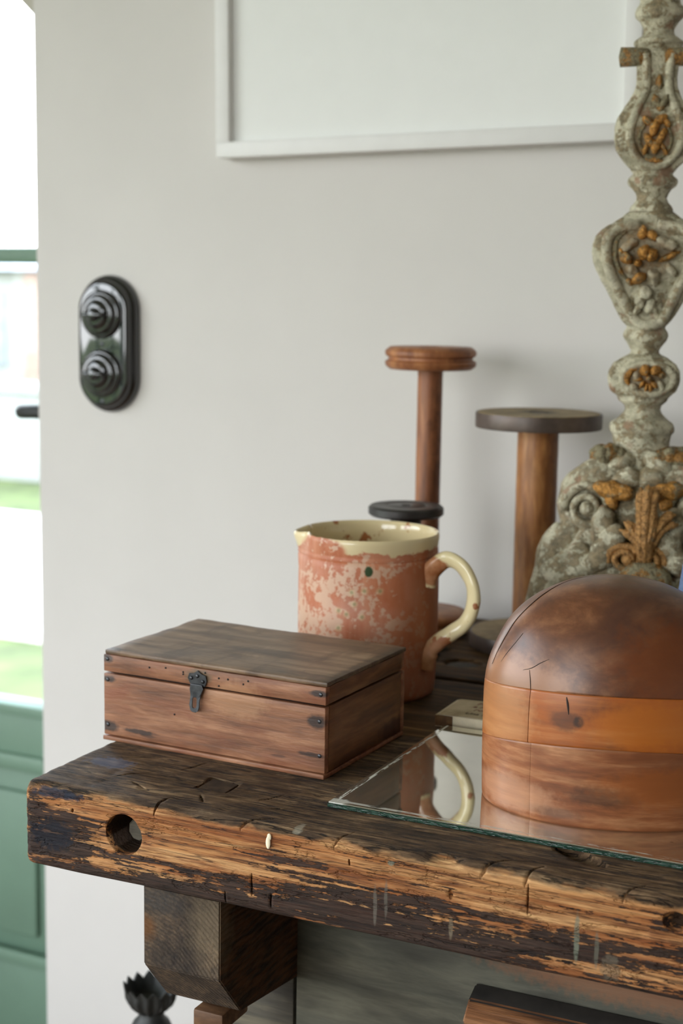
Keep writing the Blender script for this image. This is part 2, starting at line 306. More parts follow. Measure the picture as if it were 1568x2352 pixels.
def mk_mug():
    t = NT('worn_terracotta'); x, y, z = t.sep()
    body = t.ramp(t.noise(t.map((12, 12, 5)), 1, 5, 0.6), [(0.3, sr(150, 78, 44)), (0.5, sr(184, 106, 70)), (0.7, sr(206, 136, 100))])
    streak = t.step(t.noise(t.map((90, 90, 10)), 1, 4), 0.45, 0.7)
    body = t.mix(t.math('MULTIPLY', streak, 0.35), body, sr(214, 158, 124))
    p = t.noise(t.co, 30, 9, 0.72, 0.5); q = t.noise(t.co, 150, 6, 0.72)
    v = t.vor(t.co, 130)
    region = t.math('SUBTRACT', t.math('MULTIPLY', t.blob((-0.035, -0.06, 0.09), (0.075, 0.09, 0.065), 0.15, 25, 1.4), 0.06), 0.012)
    s = t.math('ADD', t.math('ADD', t.math('MULTIPLY', p, 0.62), t.math('MULTIPLY', q, 0.38)), region)
    s = t.math('ADD', s, t.math('MULTIPLY', t.step(v, 0.55, 0.2), 0.05))
    patch = t.step(s, 0.545, 0.562)
    col = t.mix(t.math('MULTIPLY', patch, 0.8), body, sr(206, 172, 146))
    bloom = t.math('MULTIPLY', t.step(t.noise(t.co, 20, 4), 0.48, 0.7), 0.35)
    col = t.mix(bloom, col, sr(204, 164, 146))
    # browner low down; the right flank's shade is put into the colour
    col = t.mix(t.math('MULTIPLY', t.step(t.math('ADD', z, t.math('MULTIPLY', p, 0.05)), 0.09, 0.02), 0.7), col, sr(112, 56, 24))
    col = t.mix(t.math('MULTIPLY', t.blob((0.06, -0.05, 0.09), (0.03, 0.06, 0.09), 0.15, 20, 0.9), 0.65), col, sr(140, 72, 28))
    # cream rim band with chips
    rimz = t.math('ADD', z, t.math('MULTIPLY', t.math('SUBTRACT', t.noise(t.co, 60, 4), 0.5), 0.02))
    chip = t.blob((-0.052, -0.055, 0.157), (0.032, 0.04, 0.016), 0.1, 50, 0.2)
    rim = t.math('MULTIPLY', t.step(rimz, 0.1560, 0.1580), t.math('SUBTRACT', 1.0, chip))
    rim = t.math('MULTIPLY', rim, t.step(t.vor(t.co, 75), 0.12, 0.16))
    col = t.mix(rim, col, sr(222, 202, 160))
    for c, r in (((0.0, -0.0755, 0.140), (0.0042, 0.01, 0.0055)), ((-0.078, 0.012, 0.157), (0.004, 0.02, 0.004))):
        col = t.mix(t.blob(c, r, 0.08, 150, 0.3), col, sr(40, 62, 22))
    for c in ((-0.03, -0.069, 0.098), (-0.017, -0.073, 0.118), (-0.004, -0.075, 0.120), (0.012, -0.074, 0.120), (-0.014, -0.074, 0.106), (-0.006, -0.075, 0.093), (-0.022, -0.072, 0.095), (-0.03, -0.07, 0.080)):
        col = t.mix(t.math('MULTIPLY', t.blob(c, (0.0036, 0.008, 0.0036), 0.3, 190, 0.6), 0.45), col, sr(206, 184, 142))
        col = t.mix(t.math('MULTIPLY', t.blob(c, (0.0018, 0.008, 0.0018), 0.1, 150, 0.4), 0.5), col, sr(110, 124, 76))
    rough = t.mix(rim, (0.5, 0.5, 0.5), (0.16, 0.16, 0.16))
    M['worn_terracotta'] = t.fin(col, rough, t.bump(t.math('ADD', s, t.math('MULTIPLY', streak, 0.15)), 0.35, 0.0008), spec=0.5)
    # inside glaze and handle
    t = NT('cream_glaze'); x, y, z = t.sep()
    sp = t.step(t.noise(t.co, 55, 5, 0.6), 0.62, 0.66)
    stain = t.step(t.math('ADD', z, t.math('MULTIPLY', t.noise(t.co, 30, 5), 0.04)), 0.152, 0.140)
    col = t.mix(t.math('MULTIPLY', t.math('MULTIPLY', stain, t.step(t.noise(t.co, 24, 5), 0.35, 0.6)), 0.85), sr(222, 202, 158), sr(158, 100, 74))
    col = t.mix(sp, col, sr(168, 106, 66))
    M['cream_glaze'] = t.fin(col, 0.1, t.bump(t.noise(t.co, 40, 3), 0.1, 0.0005), coat=0.4)
    t = NT('handle_glaze'); x, y, z = t.sep()
    ang = t.math('ADD', t.noise(t.co, 45, 5, 0.65), t.math('MULTIPLY', t.blob((0.095, -0.055, 0.065), (0.035, 0.03, 0.022), 0.2, 40, 0.8), 0.0))
    sp = t.step(ang, 0.575, 0.595)
    low = t.step(t.math('ADD', z, t.math('MULTIPLY', t.noise(t.co, 60, 4), 0.02)), 0.082, 0.066)
    top = t.blob((0.066, -0.043, 0.138), (0.018, 0.03, 0.016), 0.2, 60, 0.2)
    col = t.mix(sp, sr(224, 206, 162), sr(160, 98, 58))
    col = t.mix(t.math('MAXIMUM', low, top), col, t.ramp(t.noise(t.co, 50, 4), [(0.35, sr(150, 88, 50)), (0.65, sr(200, 146, 108))]))
    M['handle_glaze'] = t.fin(col, t.mix(t.math('MAXIMUM', low, sp), (0.14,) * 3, (0.5,) * 3), t.bump(t.noise(t.co, 60, 3), 0.15, 0.0006))
mk_mug()

def mk_carved():
    t = NT('flaking_paint')
    n1 = t.noise(t.co, 34, 8, 0.7, 0.3); n2 = t.noise(t.co, 120, 7, 0.72); n3 = t.noise(t.map((1, 1, 1), (3, 7, 1)), 60, 7, 0.68)
    paint = t.mix(t.step(n3, 0.38, 0.62), sr(166, 158, 132), sr(214, 206, 178))
    worn = t.ramp(n2, [(0.34, sr(76, 68, 48)), (0.5, sr(130, 116, 88)), (0.66, sr(168, 148, 114))])
    s = t.math('ADD', t.math('MULTIPLY', n1, 0.55), t.math('MULTIPLY', n2, 0.45))
    s = t.math('ADD', s, t.math('MULTIPLY', t.step(t.sep()[2], 0.32, 0.12), 0.05))
    col = t.mix(t.step(s, 0.505, 0.535), paint, worn)
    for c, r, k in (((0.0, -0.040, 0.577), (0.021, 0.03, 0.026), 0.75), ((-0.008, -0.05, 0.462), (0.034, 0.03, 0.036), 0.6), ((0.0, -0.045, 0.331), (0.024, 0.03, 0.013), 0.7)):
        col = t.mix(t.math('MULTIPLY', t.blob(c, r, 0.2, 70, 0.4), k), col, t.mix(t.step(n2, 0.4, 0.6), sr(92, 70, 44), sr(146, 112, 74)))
    cr = t.step(t.math('ABSOLUTE', t.math('SUBTRACT', t.noise(t.co, 70, 7, 0.7, 0.6), 0.5)), 0.012, 0.004)
    col = t.mix(t.math('MULTIPLY', cr, 0.55), col, sr(60, 54, 38))
    pt = t.point()
    col = t.mix(t.math('MULTIPLY', t.step(pt, 0.53, 0.60), 0.4), col, sr(214, 206, 180))
    col = t.mix(t.math('MULTIPLY', t.step(t.noise(t.map((1, 1, 1), (9, 2, 4)), 40, 5), 0.60, 0.66), 0.7), col, sr(148, 106, 78))
    M['flaking_paint'] = t.fin(col, 0.55, t.bump(t.math('ADD', s, t.math('MULTIPLY', n3, 0.4)), 1.0, 0.004))
    def gilt(name, wear, hi, lo, base):
        t = NT(name)
        n1 = t.noise(t.co, 70, 6, 0.7); n2 = t.noise(t.co, 260, 4, 0.7)
        gold = t.mix(t.step(n2, 0.35, 0.7), lo, hi)
        wn_ = t.step(n1, wear, wear + 0.05)
        col = t.mix(wn_, gold, base)
        col = t.mix(t.math('MULTIPLY', t.step(t.math('ABSOLUTE', t.math('SUBTRACT', t.noise(t.co, 110, 6, 0.7, 0.6), 0.5)), 0.03, 0.008), 0.8), col, sr(64, 44, 22))
        M[name] = t.fin(col, t.mix(wn_, (0.38,) * 3, (0.7,) * 3), t.bump(t.math('ADD', n1, t.math('MULTIPLY', n2, 0.5)), 1.0, 0.004), metal=t.math('MULTIPLY', t.math('SUBTRACT', 1.0, wn_), 0.35))
    gilt('worn_gilt', 0.53, sr(224, 162, 80), sr(164, 110, 44), sr(140, 122, 88))
    gilt('bronze_gilt', 0.57, sr(206, 154, 92), sr(150, 106, 56), sr(128, 108, 74))
    gilt('faded_gilt', 0.44, sr(180, 128, 62), sr(132, 94, 46), sr(138, 128, 98))
mk_carved()

def mk_mirror():
    t = NT('old_mirror'); x, y, z = t.sep()
    # worn silvering: bright chipped border, dark spots, film of dust
    bx = t.math('MULTIPLY', t.step(t.math('ABSOLUTE', t.math('SUBTRACT', y, 0.0062)), 0.0030, 0.0015), t.step(t.math('ADD', t.noise(t.map((60, 500, 1)), 1, 4), t.math('MULTIPLY', t.step(x, 0.16, 0.08), 0.12)), 0.52, 0.56))
    bx = t.math('MULTIPLY', bx, 0.75)
    bl = t.math('MULTIPLY', t.step(t.math('ABSOLUTE', t.math('SUBTRACT', x, 0.0055)), 0.0022, 0.0010), t.step(t.noise(t.map((500, 60, 1)), 1, 4), 0.46, 0.52))
    chip = t.math('MAXIMUM', bx, bl)
    corner = t.blob((0.004, 0.004, 0.004), (0.016, 0.008, 0.02), 0.25, 120, 0.4)
    chip = t.math('MAXIMUM', chip, t.math('MULTIPLY', corner, 0.8))
    spots = t.step(t.noise(t.map((60, 150, 1)), 1, 5, 0.6), 0.70, 0.73)
    dust = t.math('ADD', 0.10, t.math('MULTIPLY', t.noise(t.map((40, 40, 1)), 1, 5), 0.14))
    t.fin((0.86, 0.86, 0.79), 0.035, t.bump(t.noise(t.map((14, 14, 1)), 1, 1), 0.02, 0.0004), metal=1.0)
    d = t.n('ShaderNodeBsdfDiffuse'); t.put(d.inputs[0], t.mix(chip, t.mix(spots, (0.30, 0.27, 0.21), (0.03, 0.025, 0.02)), (0.75, 0.74, 0.68)))
    ms = t.n('ShaderNodeMixShader')
    t.put(ms.inputs[0], t.math('MAXIMUM', t.math('MAXIMUM', chip, t.math('MULTIPLY', spots, 0.8)), dust)); t.t.links.new(t.b.outputs[0], ms.inputs[1]); t.t.links.new(d.outputs[0], ms.inputs[2])
    t.t.links.new(ms.outputs[0], t.out.inputs[0]); M['old_mirror'] = t.m
    t = NT('green_glass_edge')
    nz = t.noise(t.map((200, 200, 600)), 1, 4)
    M['green_glass_edge'] = t.fin(t.mix(t.step(nz, 0.35, 0.7), (0.003, 0.016, 0.009), (0.015, 0.06, 0.036)), 0.12, t.bump(nz, 0.6, 0.0008))
mk_mirror()

# ---------------------------------------------------------------- object helpers
def link_mesh(name, me, mat=None, parent=None, smooth=True, angle=None):
    o = bpy.data.objects.new(name, me); COL.objects.link(o)
    if mat: me.materials.append(M[mat])
    if smooth: me.polygons.foreach_set('use_smooth', [True] * len(me.polygons))
    if parent: o.parent = parent
    return o
def from_bm(name, bm, mat=None, parent=None, smooth=True, sharp=None):
    me = bpy.data.meshes.new(name)
    bmesh.ops.recalc_face_normals(bm, faces=bm.faces[:])
    if sharp is not None:
        for e in bm.edges:
            if len(e.link_faces) == 2 and e.calc_face_angle(0) > radians(sharp): e.smooth = False
    bm.to_mesh(me); bm.free()
    return link_mesh(name, me, mat, parent, smooth)
def tag(o, label=None, cat=None, group=None, kind=None):
    if label: o['label'] = label
    if cat: o['category'] = cat
    if group: o['group'] = group
    if kind: o['kind'] = kind
    return o
def thing(name, label, cat, loc=(0, 0, 0), rz=0.0, group=None):
    o = bpy.data.objects.new(name, None); COL.objects.link(o); o.empty_display_size = 0.05
    o.location = loc; o.rotation_euler = (0, 0, rz)
    return tag(o, label, cat, group)
def add_box(bm, a, b, bev=0.0, seg=2, mat=None):
    vs = [bm.verts.new((x, y, z)) for x in (a[0], b[0]) for y in (a[1], b[1]) for z in (a[2], b[2])]
    F = [(0, 1, 3, 2), (4, 6, 7, 5), (0, 4, 5, 1), (2, 3, 7, 6), (0, 2, 6, 4), (1, 5, 7, 3)]
    fs = [bm.faces.new([vs[i] for i in f]) for f in F]
    if mat is not None:
        for v in vs: v.co = mat @ v.co
    if bev > 0:
        es = list({e for f in fs for e in f.edges})
        bmesh.ops.bevel(bm, geom=es, offset=bev, segments=seg, affect='EDGES', profile=0.5)
def box(name, a, b, mat, parent=None, bev=0.001, seg=2, smooth=True):
    bm = bmesh.new(); add_box(bm, a, b, bev, seg); return from_bm(name, bm, mat, parent, smooth and bev > 0, sharp=40)
def add_rings(bm, rings, close=True, cap0=True, cap1=True):
    R = [[bm.verts.new(p) for p in r] for r in rings]
    n = len(R[0])
    for i in range(len(R) - 1):
        for j in range(n if close else n - 1):
            k = (j + 1) % n
            bm.faces.new((R[i][j], R[i][k], R[i + 1][k], R[i + 1][j]))
    if cap0: bm.faces.new(R[0][::-1])
    if cap1: bm.faces.new(R[-1])
    return R
def add_lathe(bm, prof, seg=48, c=(0, 0, 0), cap0=True, cap1=True, mat=None):
    rings = []
    for r, z in prof:
        ring = [Vector((c[0] + r * cos(2 * pi * j / seg), c[1] + r * sin(2 * pi * j / seg), c[2] + z)) for j in range(seg)]
        rings.append([mat @ p for p in ring] if mat is not None else ring)
    return add_rings(bm, rings, True, cap0, cap1)
def lathe(name, prof, mat, parent=None, seg=64, sharp=50, **k):
    bm = bmesh.new(); add_lathe(bm, prof, seg, **k); return from_bm(name, bm, mat, parent, True, sharp)
def add_tube(bm, pts, rad, seg=16, flat=None):
    pts = [Vector(p) for p in pts]; n = len(pts)
    if not hasattr(rad, '__len__'): rad = [rad] * n
    up = None; rings = []
    for i, p in enumerate(pts):
        t = (pts[min(i + 1, n - 1)] - pts[max(i - 1, 0)]).normalized()
        if up is None:
            up = Vector((0, 0, 1)) if abs(t.z) < 0.9 else Vector((0, 1, 0))
        s = t.cross(up).normalized(); up = s.cross(t).normalized()
        fx, fy = (1, 1) if flat is None else flat
        rings.append([p + rad[i] * (s * cos(2 * pi * j / seg) * fx + up * sin(2 * pi * j / seg) * fy) for j in range(seg)])
    add_rings(bm, rings)
def smooth_path(pts, n=8):                       # Catmull-Rom
    P = [Vector(p) for p in pts]; P = [P[0] * 2 - P[1]] + P + [P[-1] * 2 - P[-2]]; out = []
    for i in range(1, len(P) - 2):
        for k in range(n):
            t = k / n
            out.append(0.5 * ((2 * P[i]) + (P[i + 1] - P[i - 1]) * t + (2 * P[i - 1] - 5 * P[i] + 4 * P[i + 1] - P[i + 2]) * t * t + (3 * P[i] - P[i - 1] - 3 * P[i + 1] + P[i + 2]) * t ** 3))
    out.append(P[-2]); return out
def add_ellipsoid(bm, c, r, rot=None, u=16, v=10, lump=0.0, lsc=60):
    m = Matrix.Translation(c) @ (rot or Matrix.Identity(4)) @ Matrix.Diagonal((*r, 1))
    ret = bmesh.ops.create_uvsphere(bm, u_segments=u, v_segments=v, radius=1, matrix=m)
    if lump:
        for w in ret['verts']:
            d = (w.co - Vector(c)); w.co += d * (noise.noise(w.co * lsc) * lump)
def displace(bm, amt, sc, verts=None):
    bm.normal_update()
    for v in (verts or bm.verts):
        v.co += v.normal * (noise.noise(v.co * sc) * amt)
def cut(o, cutter_bm):                            # boolean difference, applied
    me = bpy.data.meshes.new('c'); bmesh.ops.recalc_face_normals(cutter_bm, faces=cutter_bm.faces[:]); cutter_bm.to_mesh(me); cutter_bm.free()
    c = bpy.data.objects.new('cutter', me); COL.objects.link(c); c.matrix_world = Matrix.Identity(4)
    m = o.modifiers.new('b', 'BOOLEAN'); m.operation = 'DIFFERENCE'; m.solver = 'EXACT'; m.object = c
    par = o.parent; o.parent = None
    dg = bpy.context.evaluated_depsgraph_get(); dg.update()
    new = bpy.data.meshes.new_from_object(o.evaluated_get(dg))
    o.modifiers.clear(); o.data = new; o.parent = par
    bpy.data.objects.remove(c); bpy.data.meshes.remove(me)

# ---------------------------------------------------------------- the room
def wall_box(bm, a, b): add_box(bm, a, b, 0)
def struct(name, bm, mat, smooth=False):
    o = from_bm(name, bm, mat, None, smooth); o.matrix_world = MW
    return tag(o, kind='structure')
FL, CE = -0.95, 1.75; XR, YR = 3.4, -3.9
bm = bmesh.new(); T = 0.35
wall_box(bm, (DO_X1, 0, FL), (XR + 0.2, T, CE)); wall_box(bm, (LW_X - 0.2, 0, FL), (DO_X0, T, CE)); wall_box(bm, (DO_X0, 0, DO_Z1 + 0.25), (DO_X1, T, CE))
struct('wall_back', bm, 'wall_paint')
# shallow plastered arch over the door opening
bm = bmesh.new(); n = 24; rows = []
for i in range(n + 1):
    x = DO_X0 + (DO_X1 - DO_X0) * i / n; u = (x - (DO_X0 + DO_X1) / 2) / ((DO_X1 - DO_X0) / 2)
    zb = 0.805 + 0.14 * max(0, 1 - u * u) ** 0.75
    rows.append([Vector((x, 0.0, zb)), Vector((x, 0.2, zb)), Vector((x, 0.2, DO_Z1 + 0.25)), Vector((x, 0, DO_Z1 + 0.25))])
add_rings(bm, rows)
struct('trim_1', bm, 'lime_plaster')
tag(bpy.data.objects['trim_1'], 'shallow plastered arch over the glazed green door')
bm = bmesh.new()
wall_box(bm, (LW_X - 0.2, YR, FL), (LW_X, LW_Y0, CE)); wall_box(bm, (LW_X - 0.2, LW_Y1, FL), (LW_X, 0, CE))
wall_box(bm, (LW_X - 0.2, LW_Y0, FL), (LW_X, LW_Y1, LW_Z0)); wall_box(bm, (LW_X - 0.2, LW_Y0, LW_Z1), (LW_X, LW_Y1, CE))
struct('wall_left', bm, 'wall_paint')
bm = bmesh.new(); wall_box(bm, (XR, YR, FL), (XR + 0.2, 0, CE)); struct('wall_right', bm, 'wall_paint')
bm = bmesh.new(); wall_box(bm, (LW_X - 0.2, YR - 0.2, FL), (RW_X0, YR, CE)); wall_box(bm, (RW_X1, YR - 0.2, FL), (XR + 0.2, YR, CE))
wall_box(bm, (RW_X0, YR - 0.2, FL), (RW_X1, YR, LW_Z0)); wall_box(bm, (RW_X0, YR - 0.2, LW_Z1), (RW_X1, YR, CE)); struct('wall_front', bm, 'wall_paint')
bm = bmesh.new(); wall_box(bm, (LW_X - 0.2, YR - 0.2, FL - 0.1), (XR + 0.2, T, FL)); struct('floor', bm, 'floor_board')
bm = bmesh.new(); wall_box(bm, (LW_X - 0.2, YR - 0.2, CE), (XR + 0.2, T, CE + 0.1)); struct('ceiling', bm, 'ceiling_paint')

# window in the left wall (lights the room, seen in reflections)
wroot = bpy.data.objects.new('window_1', None); COL.objects.link(wroot); wroot.matrix_world = MW; tag(wroot, kind='structure')
bm = bmesh.new(); X0, X1 = LW_X - 0.14, LW_X - 0.08
add_box(bm, (X0, LW_Y0, LW_Z0), (X1, LW_Y0 + 0.06, LW_Z1), 0.004); add_box(bm, (X0, LW_Y1 - 0.06, LW_Z0), (X1, LW_Y1, LW_Z1), 0.004)
add_box(bm, (X0, LW_Y0 + .06, LW_Z0), (X1, LW_Y1 - .06, LW_Z0 + 0.06), 0.004); add_box(bm, (X0, LW_Y0 + .06, LW_Z1 - 0.06), (X1, LW_Y1 - .06, LW_Z1), 0.004)
from_bm('window_frame', bm, 'green_paint', wroot, True, 40)
NM = 3
for i in range(1, NM):
    y = LW_Y0 + (LW_Y1 - LW_Y0) * i / NM
    box('glazing_bar', (X0 + .01, y - 0.025, LW_Z0 + .06), (X1 - .01, y + 0.025, LW_Z1 - .06), 'green_paint', wroot, 0.003)
for i in range(1, 3):
    z = LW_Z0 + (LW_Z1 - LW_Z0) * i / 3
    box('glazing_bar', (X0 + .015, LW_Y0 + .06, z - 0.014), (X1 - .015, LW_Y1 - .06, z + 0.014), 'green_paint', wroot, 0.003)
for i in range(NM):
    ya = LW_Y0 + (LW_Y1 - LW_Y0) * i / NM + .03; yb = LW_Y0 + (LW_Y1 - LW_Y0) * (i + 1) / NM - .03
    box('pane', (LW_X - 0.112, ya, LW_Z0 + .05), (LW_X - 0.108, yb, LW_Z1 - .05), 'glass', wroot, 0)

w2 = bpy.data.objects.new('added_rear_window', None); COL.objects.link(w2); w2.matrix_world = MW; tag(w2, kind='structure')  # added window, there to brighten the room from behind the camera
Y0, Y1 = RW_Y - 0.14, RW_Y - 0.08
bm = bmesh.new()
add_box(bm, (RW_X0, Y0, LW_Z0), (RW_X0 + 0.06, Y1, LW_Z1), 0.004); add_box(bm, (RW_X1 - 0.06, Y0, LW_Z0), (RW_X1, Y1, LW_Z1), 0.004)
add_box(bm, (RW_X0 + .06, Y0, LW_Z0), (RW_X1 - .06, Y1, LW_Z0 + 0.06), 0.004); add_box(bm, (RW_X0 + .06, Y0, LW_Z1 - 0.06), (RW_X1 - .06, Y1, LW_Z1), 0.004)
from_bm('window_frame', bm, 'white_frame', w2, True, 40)
xm = (RW_X0 + RW_X1) / 2
box('glazing_bar', (xm - .03, Y0 + .01, LW_Z0 + .06), (xm + .03, Y1 - .01, LW_Z1 - .06), 'white_frame', w2, 0.003)
for i in range(1, 3):
    z = LW_Z0 + (LW_Z1 - LW_Z0) * i / 3
    box('glazing_bar', (RW_X0 + .06, Y0 + .015, z - 0.014), (RW_X1 - .06, Y1 - .015, z + 0.014), 'white_frame', w2, 0.003)
for a, b in ((RW_X0 + .05, xm - .02), (xm + .02, RW_X1 - .05)): box('pane', (a, RW_Y - 0.112, LW_Z0 + .05), (b, RW_Y - 0.108, LW_Z1 - .05), 'glass', w2, 0)

# glazed green door, seen through the opening on the left
droot = bpy.data.objects.new('door_1', None); COL.objects.link(droot); droot.matrix_world = MW @ Matrix.Translation((0, 0, FL)); tag(droot, 'sage green glazed door with a raised panel below the glass', kind='structure')
def dbox(name, a, b, mat='green_paint', bev=0.004, par=None):
    return box(name, (a[0], a[1], a[2] - FL), (b[0], b[1], b[2] - FL), mat, par or droot, bev)
yd0, yd1 = 0.25, 0.295; dl, dr, gl, gr = -1.62, -0.82, -1.50, -0.940
dbox('door_frame', (DO_X0, 0.24, FL), (dl, 0.32, 1.2)); dbox('door_frame', (dr, 0.24, FL), (DO_X1, 0.32, 1.2))
dbox('stile', (dl, yd0, FL + .01), (gl, yd1, 1.2)); dbox('stile', (gr, yd0, FL + .01), (dr, yd1, 1.2))
dbox('glazing_bar', (gl, yd0 + .005, 0.455), (gr, yd1 - .005, 0.481), bev=0.008)
dbox('middle_rail', (gl, yd0, -0.44), (gr, yd1, -0.315))
dbox('moulding', (gl, yd0 - .012, -0.432), (gr, yd0 + 0.004, -0.405), bev=0.006)
dbox('moulding', (gl, yd0 - .008, -0.335), (gr, yd0 + 0.004, -0.315), bev=0.004)
dbox('panel', (gl, yd0 + .018, -0.79), (gr, yd1 - .01, -0.43), bev=0.006)
dbox('raised_field', (gl + .05, yd0 + .006, -0.75), (gr - .035, yd0 + 0.02, -0.48), bev=0.008)
dbox('bottom_rail', (gl, yd0, FL + .01), (gr, yd1, -0.785))
dbox('moulding', (gl, yd0 - .010, -0.80), (gr, yd0 + 0.004, -0.775), bev=0.005)
dbox('pane', (gl, yd0 + .02, -0.315), (gr, yd0 + .024, 0.458), 'glass', 0); dbox('pane', (gl, yd0 + .02, 0.478), (gr, yd0 + .024, 1.2), 'glass', 0)
bm = bmesh.new()
add_tube(bm, [(-0.885, yd0 - 0.0, 1.158), (-0.885, yd0 - 0.05, 1.158)], 0.009)
add_tube(bm, smooth_path([(-0.880, yd0 - 0.05, 1.158), (-0.91, yd0 - 0.055, 1.160), (-0.935, yd0 - 0.053, 1.159), (-0.948, yd0 - 0.048, 1.158)]), [0.012] * 25)
add_lathe(bm, [(0.022, 0), (0.022, 0.006), (0.018, 0.008)], 24, mat=Matrix.Translation((-0.885, yd0, 1.158)) @ Matrix.Rotation(radians(90), 4, 'X'))
tag(from_bm('door_handle', bm, 'black_iron', droot, True, 50), 'black lever handle')

# outside: lawn, pale paving, low garden wall, hedge and a pale building
bm = bmesh.new(); wall_box(bm, (-30, -25, FL - 0.42), (30, 40, FL - 0.12)); tag(from_bm('lawn', bm, 'grass', None, False), kind='structure'); bpy.data.objects['lawn'].matrix_world = MW
bm = bmesh.new(); wall_box(bm, (-12, T + 2.84, FL - 0.12), (6, T + 5.52, FL - 0.075)); tag(from_bm('trim_2', bm, 'paving', None, False), 'pale paved terrace across the lawn outside the door', kind='structure'); bpy.data.objects['trim_2'].matrix_world = MW
bm = bmesh.new(); add_box(bm, (-14, 7.35, FL - .12), (4, 7.6, FL + 0.55), 0.02); add_box(bm, (-14, 7.30, FL + .55), (4, 7.65, FL + 0.62), 0.015)
o = from_bm('garden_wall', bm, 'render_wall', None, True, 40); o.matrix_world = MW; tag(o, 'low pale rendered garden wall beyond the lawn outside the glazed door', 'wall')
hs = thing('garden_building', 'pale garden building with a brick corner seen through the glazed door', 'building', wall_pt(-11.6, 13, FL - .12), WA)
box('wall', (-2.2, 0, 0), (0.6, 3, 1.65), 'render_wall', hs, 0.01); box('brick_pier', (0.6, -0.05, 0), (1.5, 3, 1.62), 'brick_wall', hs, 0.01)
bm = bmesh.new(); add_rings(bm, [[Vector((x, -0.2, 1.65)), Vector((x, 3.2, 1.65)), Vector((x, 1.5, 1.85))] for x in (-2.3, 1.6)]); from_bm('roof', bm, 'slate', hs, False)
box('window', (0.05, -0.04, 0.5), (0.3, 0.02, 1.4), 'slate', hs, 0.01)

# ---------------------------------------------------------------- the workbench
bench = thing('workbench', 'heavy old joiner\'s workbench of charred and scarred pine with a thick front plank', 'workbench', (BO.x, BO.y, FL), BA)
def on_bench(o): return o
LEN, TH, DEP = 1.55, 0.0745, 0.278
def bz(z): return z - FL                          # bench child z
def slab_mesh(x0, x1, y0, y1, z0, z1, nx, r_front, r=0.004, rough=0.0012, seed=0.0, end_r=0.008):
    # rounded-rectangle section swept along x with worn, uneven surface
    def section():
        pts = []
        def arc(cy, cz, rad, a0, a1, n):
            for i in range(n + 1):
                a = a0 + (a1 - a0) * i / n; pts.append((cy + rad * cos(a), cz + rad * sin(a)))
        def line(p, q, n):
            for i in range(1, n): pts.append((p[0] + (q[0] - p[0]) * i / n, p[1] + (q[1] - p[1]) * i / n))
        arc(y0 + r_front, z1 - r_front, r_front, pi, pi / 2, 8)
        line((y0 + r_front, z1), (y1 - r, z1), max(8, int((y1 - y0) / 0.006)))
        arc(y1 - r, z1 - r, r, pi / 2, 0, 3); line((y1, z1 - r), (y1, z0 + r), 10)
        arc(y1 - r, z0 + r, r, 0, -pi / 2, 3); line((y1 - r, z0), (y0 + r, z0), 14)
        rb = r * 1.3
        arc(y0 + rb, z0 + rb, rb, -pi / 2, -pi, 4); line((y0, z0 + rb), (y0, z1 - r_front), max(8, int((z1 - z0) / 0.0026)))
        return pts
    S = section(); bm = bmesh.new(); rings = []; cy, cz = (y0 + y1) / 2, (z0 + z1) / 2
    xs = [x0 + end_r * (1 - cos(a)) for a in np.linspace(0.15, pi / 2, 5)] + list(np.linspace(x0 + end_r, x1 - end_r, nx))[1:-1] + [x1 - end_r * (1 - cos(a)) for a in np.linspace(pi / 2, 0.15, 5)]
    for x in xs:
        d = min(x - x0, x1 - x); s = 0.0
        if d < end_r: s = end_r * (1 - sqrt(max(0, 1 - ((end_r - d) / end_r) ** 2)))
        ring = []
        for (y, z) in S:
            yy, zz = y, z
            if s:
                yy += s * (1 if y < cy - 0.02 else -1 if y > cy + 0.02 else 0); zz += s * (1 if z < cz - .005 else -1 if z > cz + .005 else 0)
            p = Vector((x, yy, zz))
            g = noise.noise(Vector((x * 7 + seed, yy * 70, zz * 90))) * 0.9 + noise.noise(Vector((x * 30, yy * 160 + seed, zz * 260))) * 0.55
            b = noise.noise(Vector((x * 9 + seed, yy * 9, zz * 9)))
            k = noise.noise(Vector((x * 60 + 9, yy * 80, zz * 80 + seed)))
            pit = -2.2 * max(0, k - 0.38)
            a = rough * (g + 0.9 * b + pit)
            if y < y0 + 0.0005: p.y -= a
            elif z > z1 - 0.0005: p.z += min(a, rough * 0.35) - rough * 0.35
            elif y < y0 + r_front and z > z1 - r_front:
                nick = max(0, noise.noise(Vector((x * 22 + seed, 3, 1))) - 0.1)
                p.y += nick * 0.006 - a * .7; p.z += min(0, a * .7 - nick * 0.006)
            elif z < z0 + 0.0005: p.z -= a * 0.4
            else: p.y -= a * 0.5 * (1 if y < cy else -1)
            ring.append(p)
        rings.append(ring)
    R = add_rings(bm, rings, True, True, True)
    for f in (R[0], R[-1]):
        for v in f: v.co.x += noise.noise(v.co * 90) * 0.0015
    return bm
bm = slab_mesh(0.0, LEN, 0.0, DEP, -TH, 0.0, 460, 0.010, rough=0.0015, seed=2.0)
plank = from_bm('front_plank', bm, 'charred_pine', None, True, 55)
cb = bmesh.new()
add_lathe(cb, [(0.0182, -0.02), (0.0176, 0.0), (0.017, 0.055)], 40, mat=Matrix.Translation((0.1030, 0, -0.0315)) @ Matrix.Rotation(radians(-90), 4, 'X'))
add_rings(cb, [[Vector((0.139, 0.052, z)), Vector((0.171, 0.051, z)), Vector((0.170, 0.080, z)), Vector((0.138, 0.083, z))] for z in (-0.0028, 0.01)])
add_ellipsoid(cb, (0.478, 0.050, 0.0), (0.026, 0.009, 0.009), Matrix.Rotation(radians(-25), 4, 'Z'), 20, 12)
add_ellipsoid(cb, (0.563, -0.003, -0.016), (0.010, 0.012, 0.008), None, 20, 12)
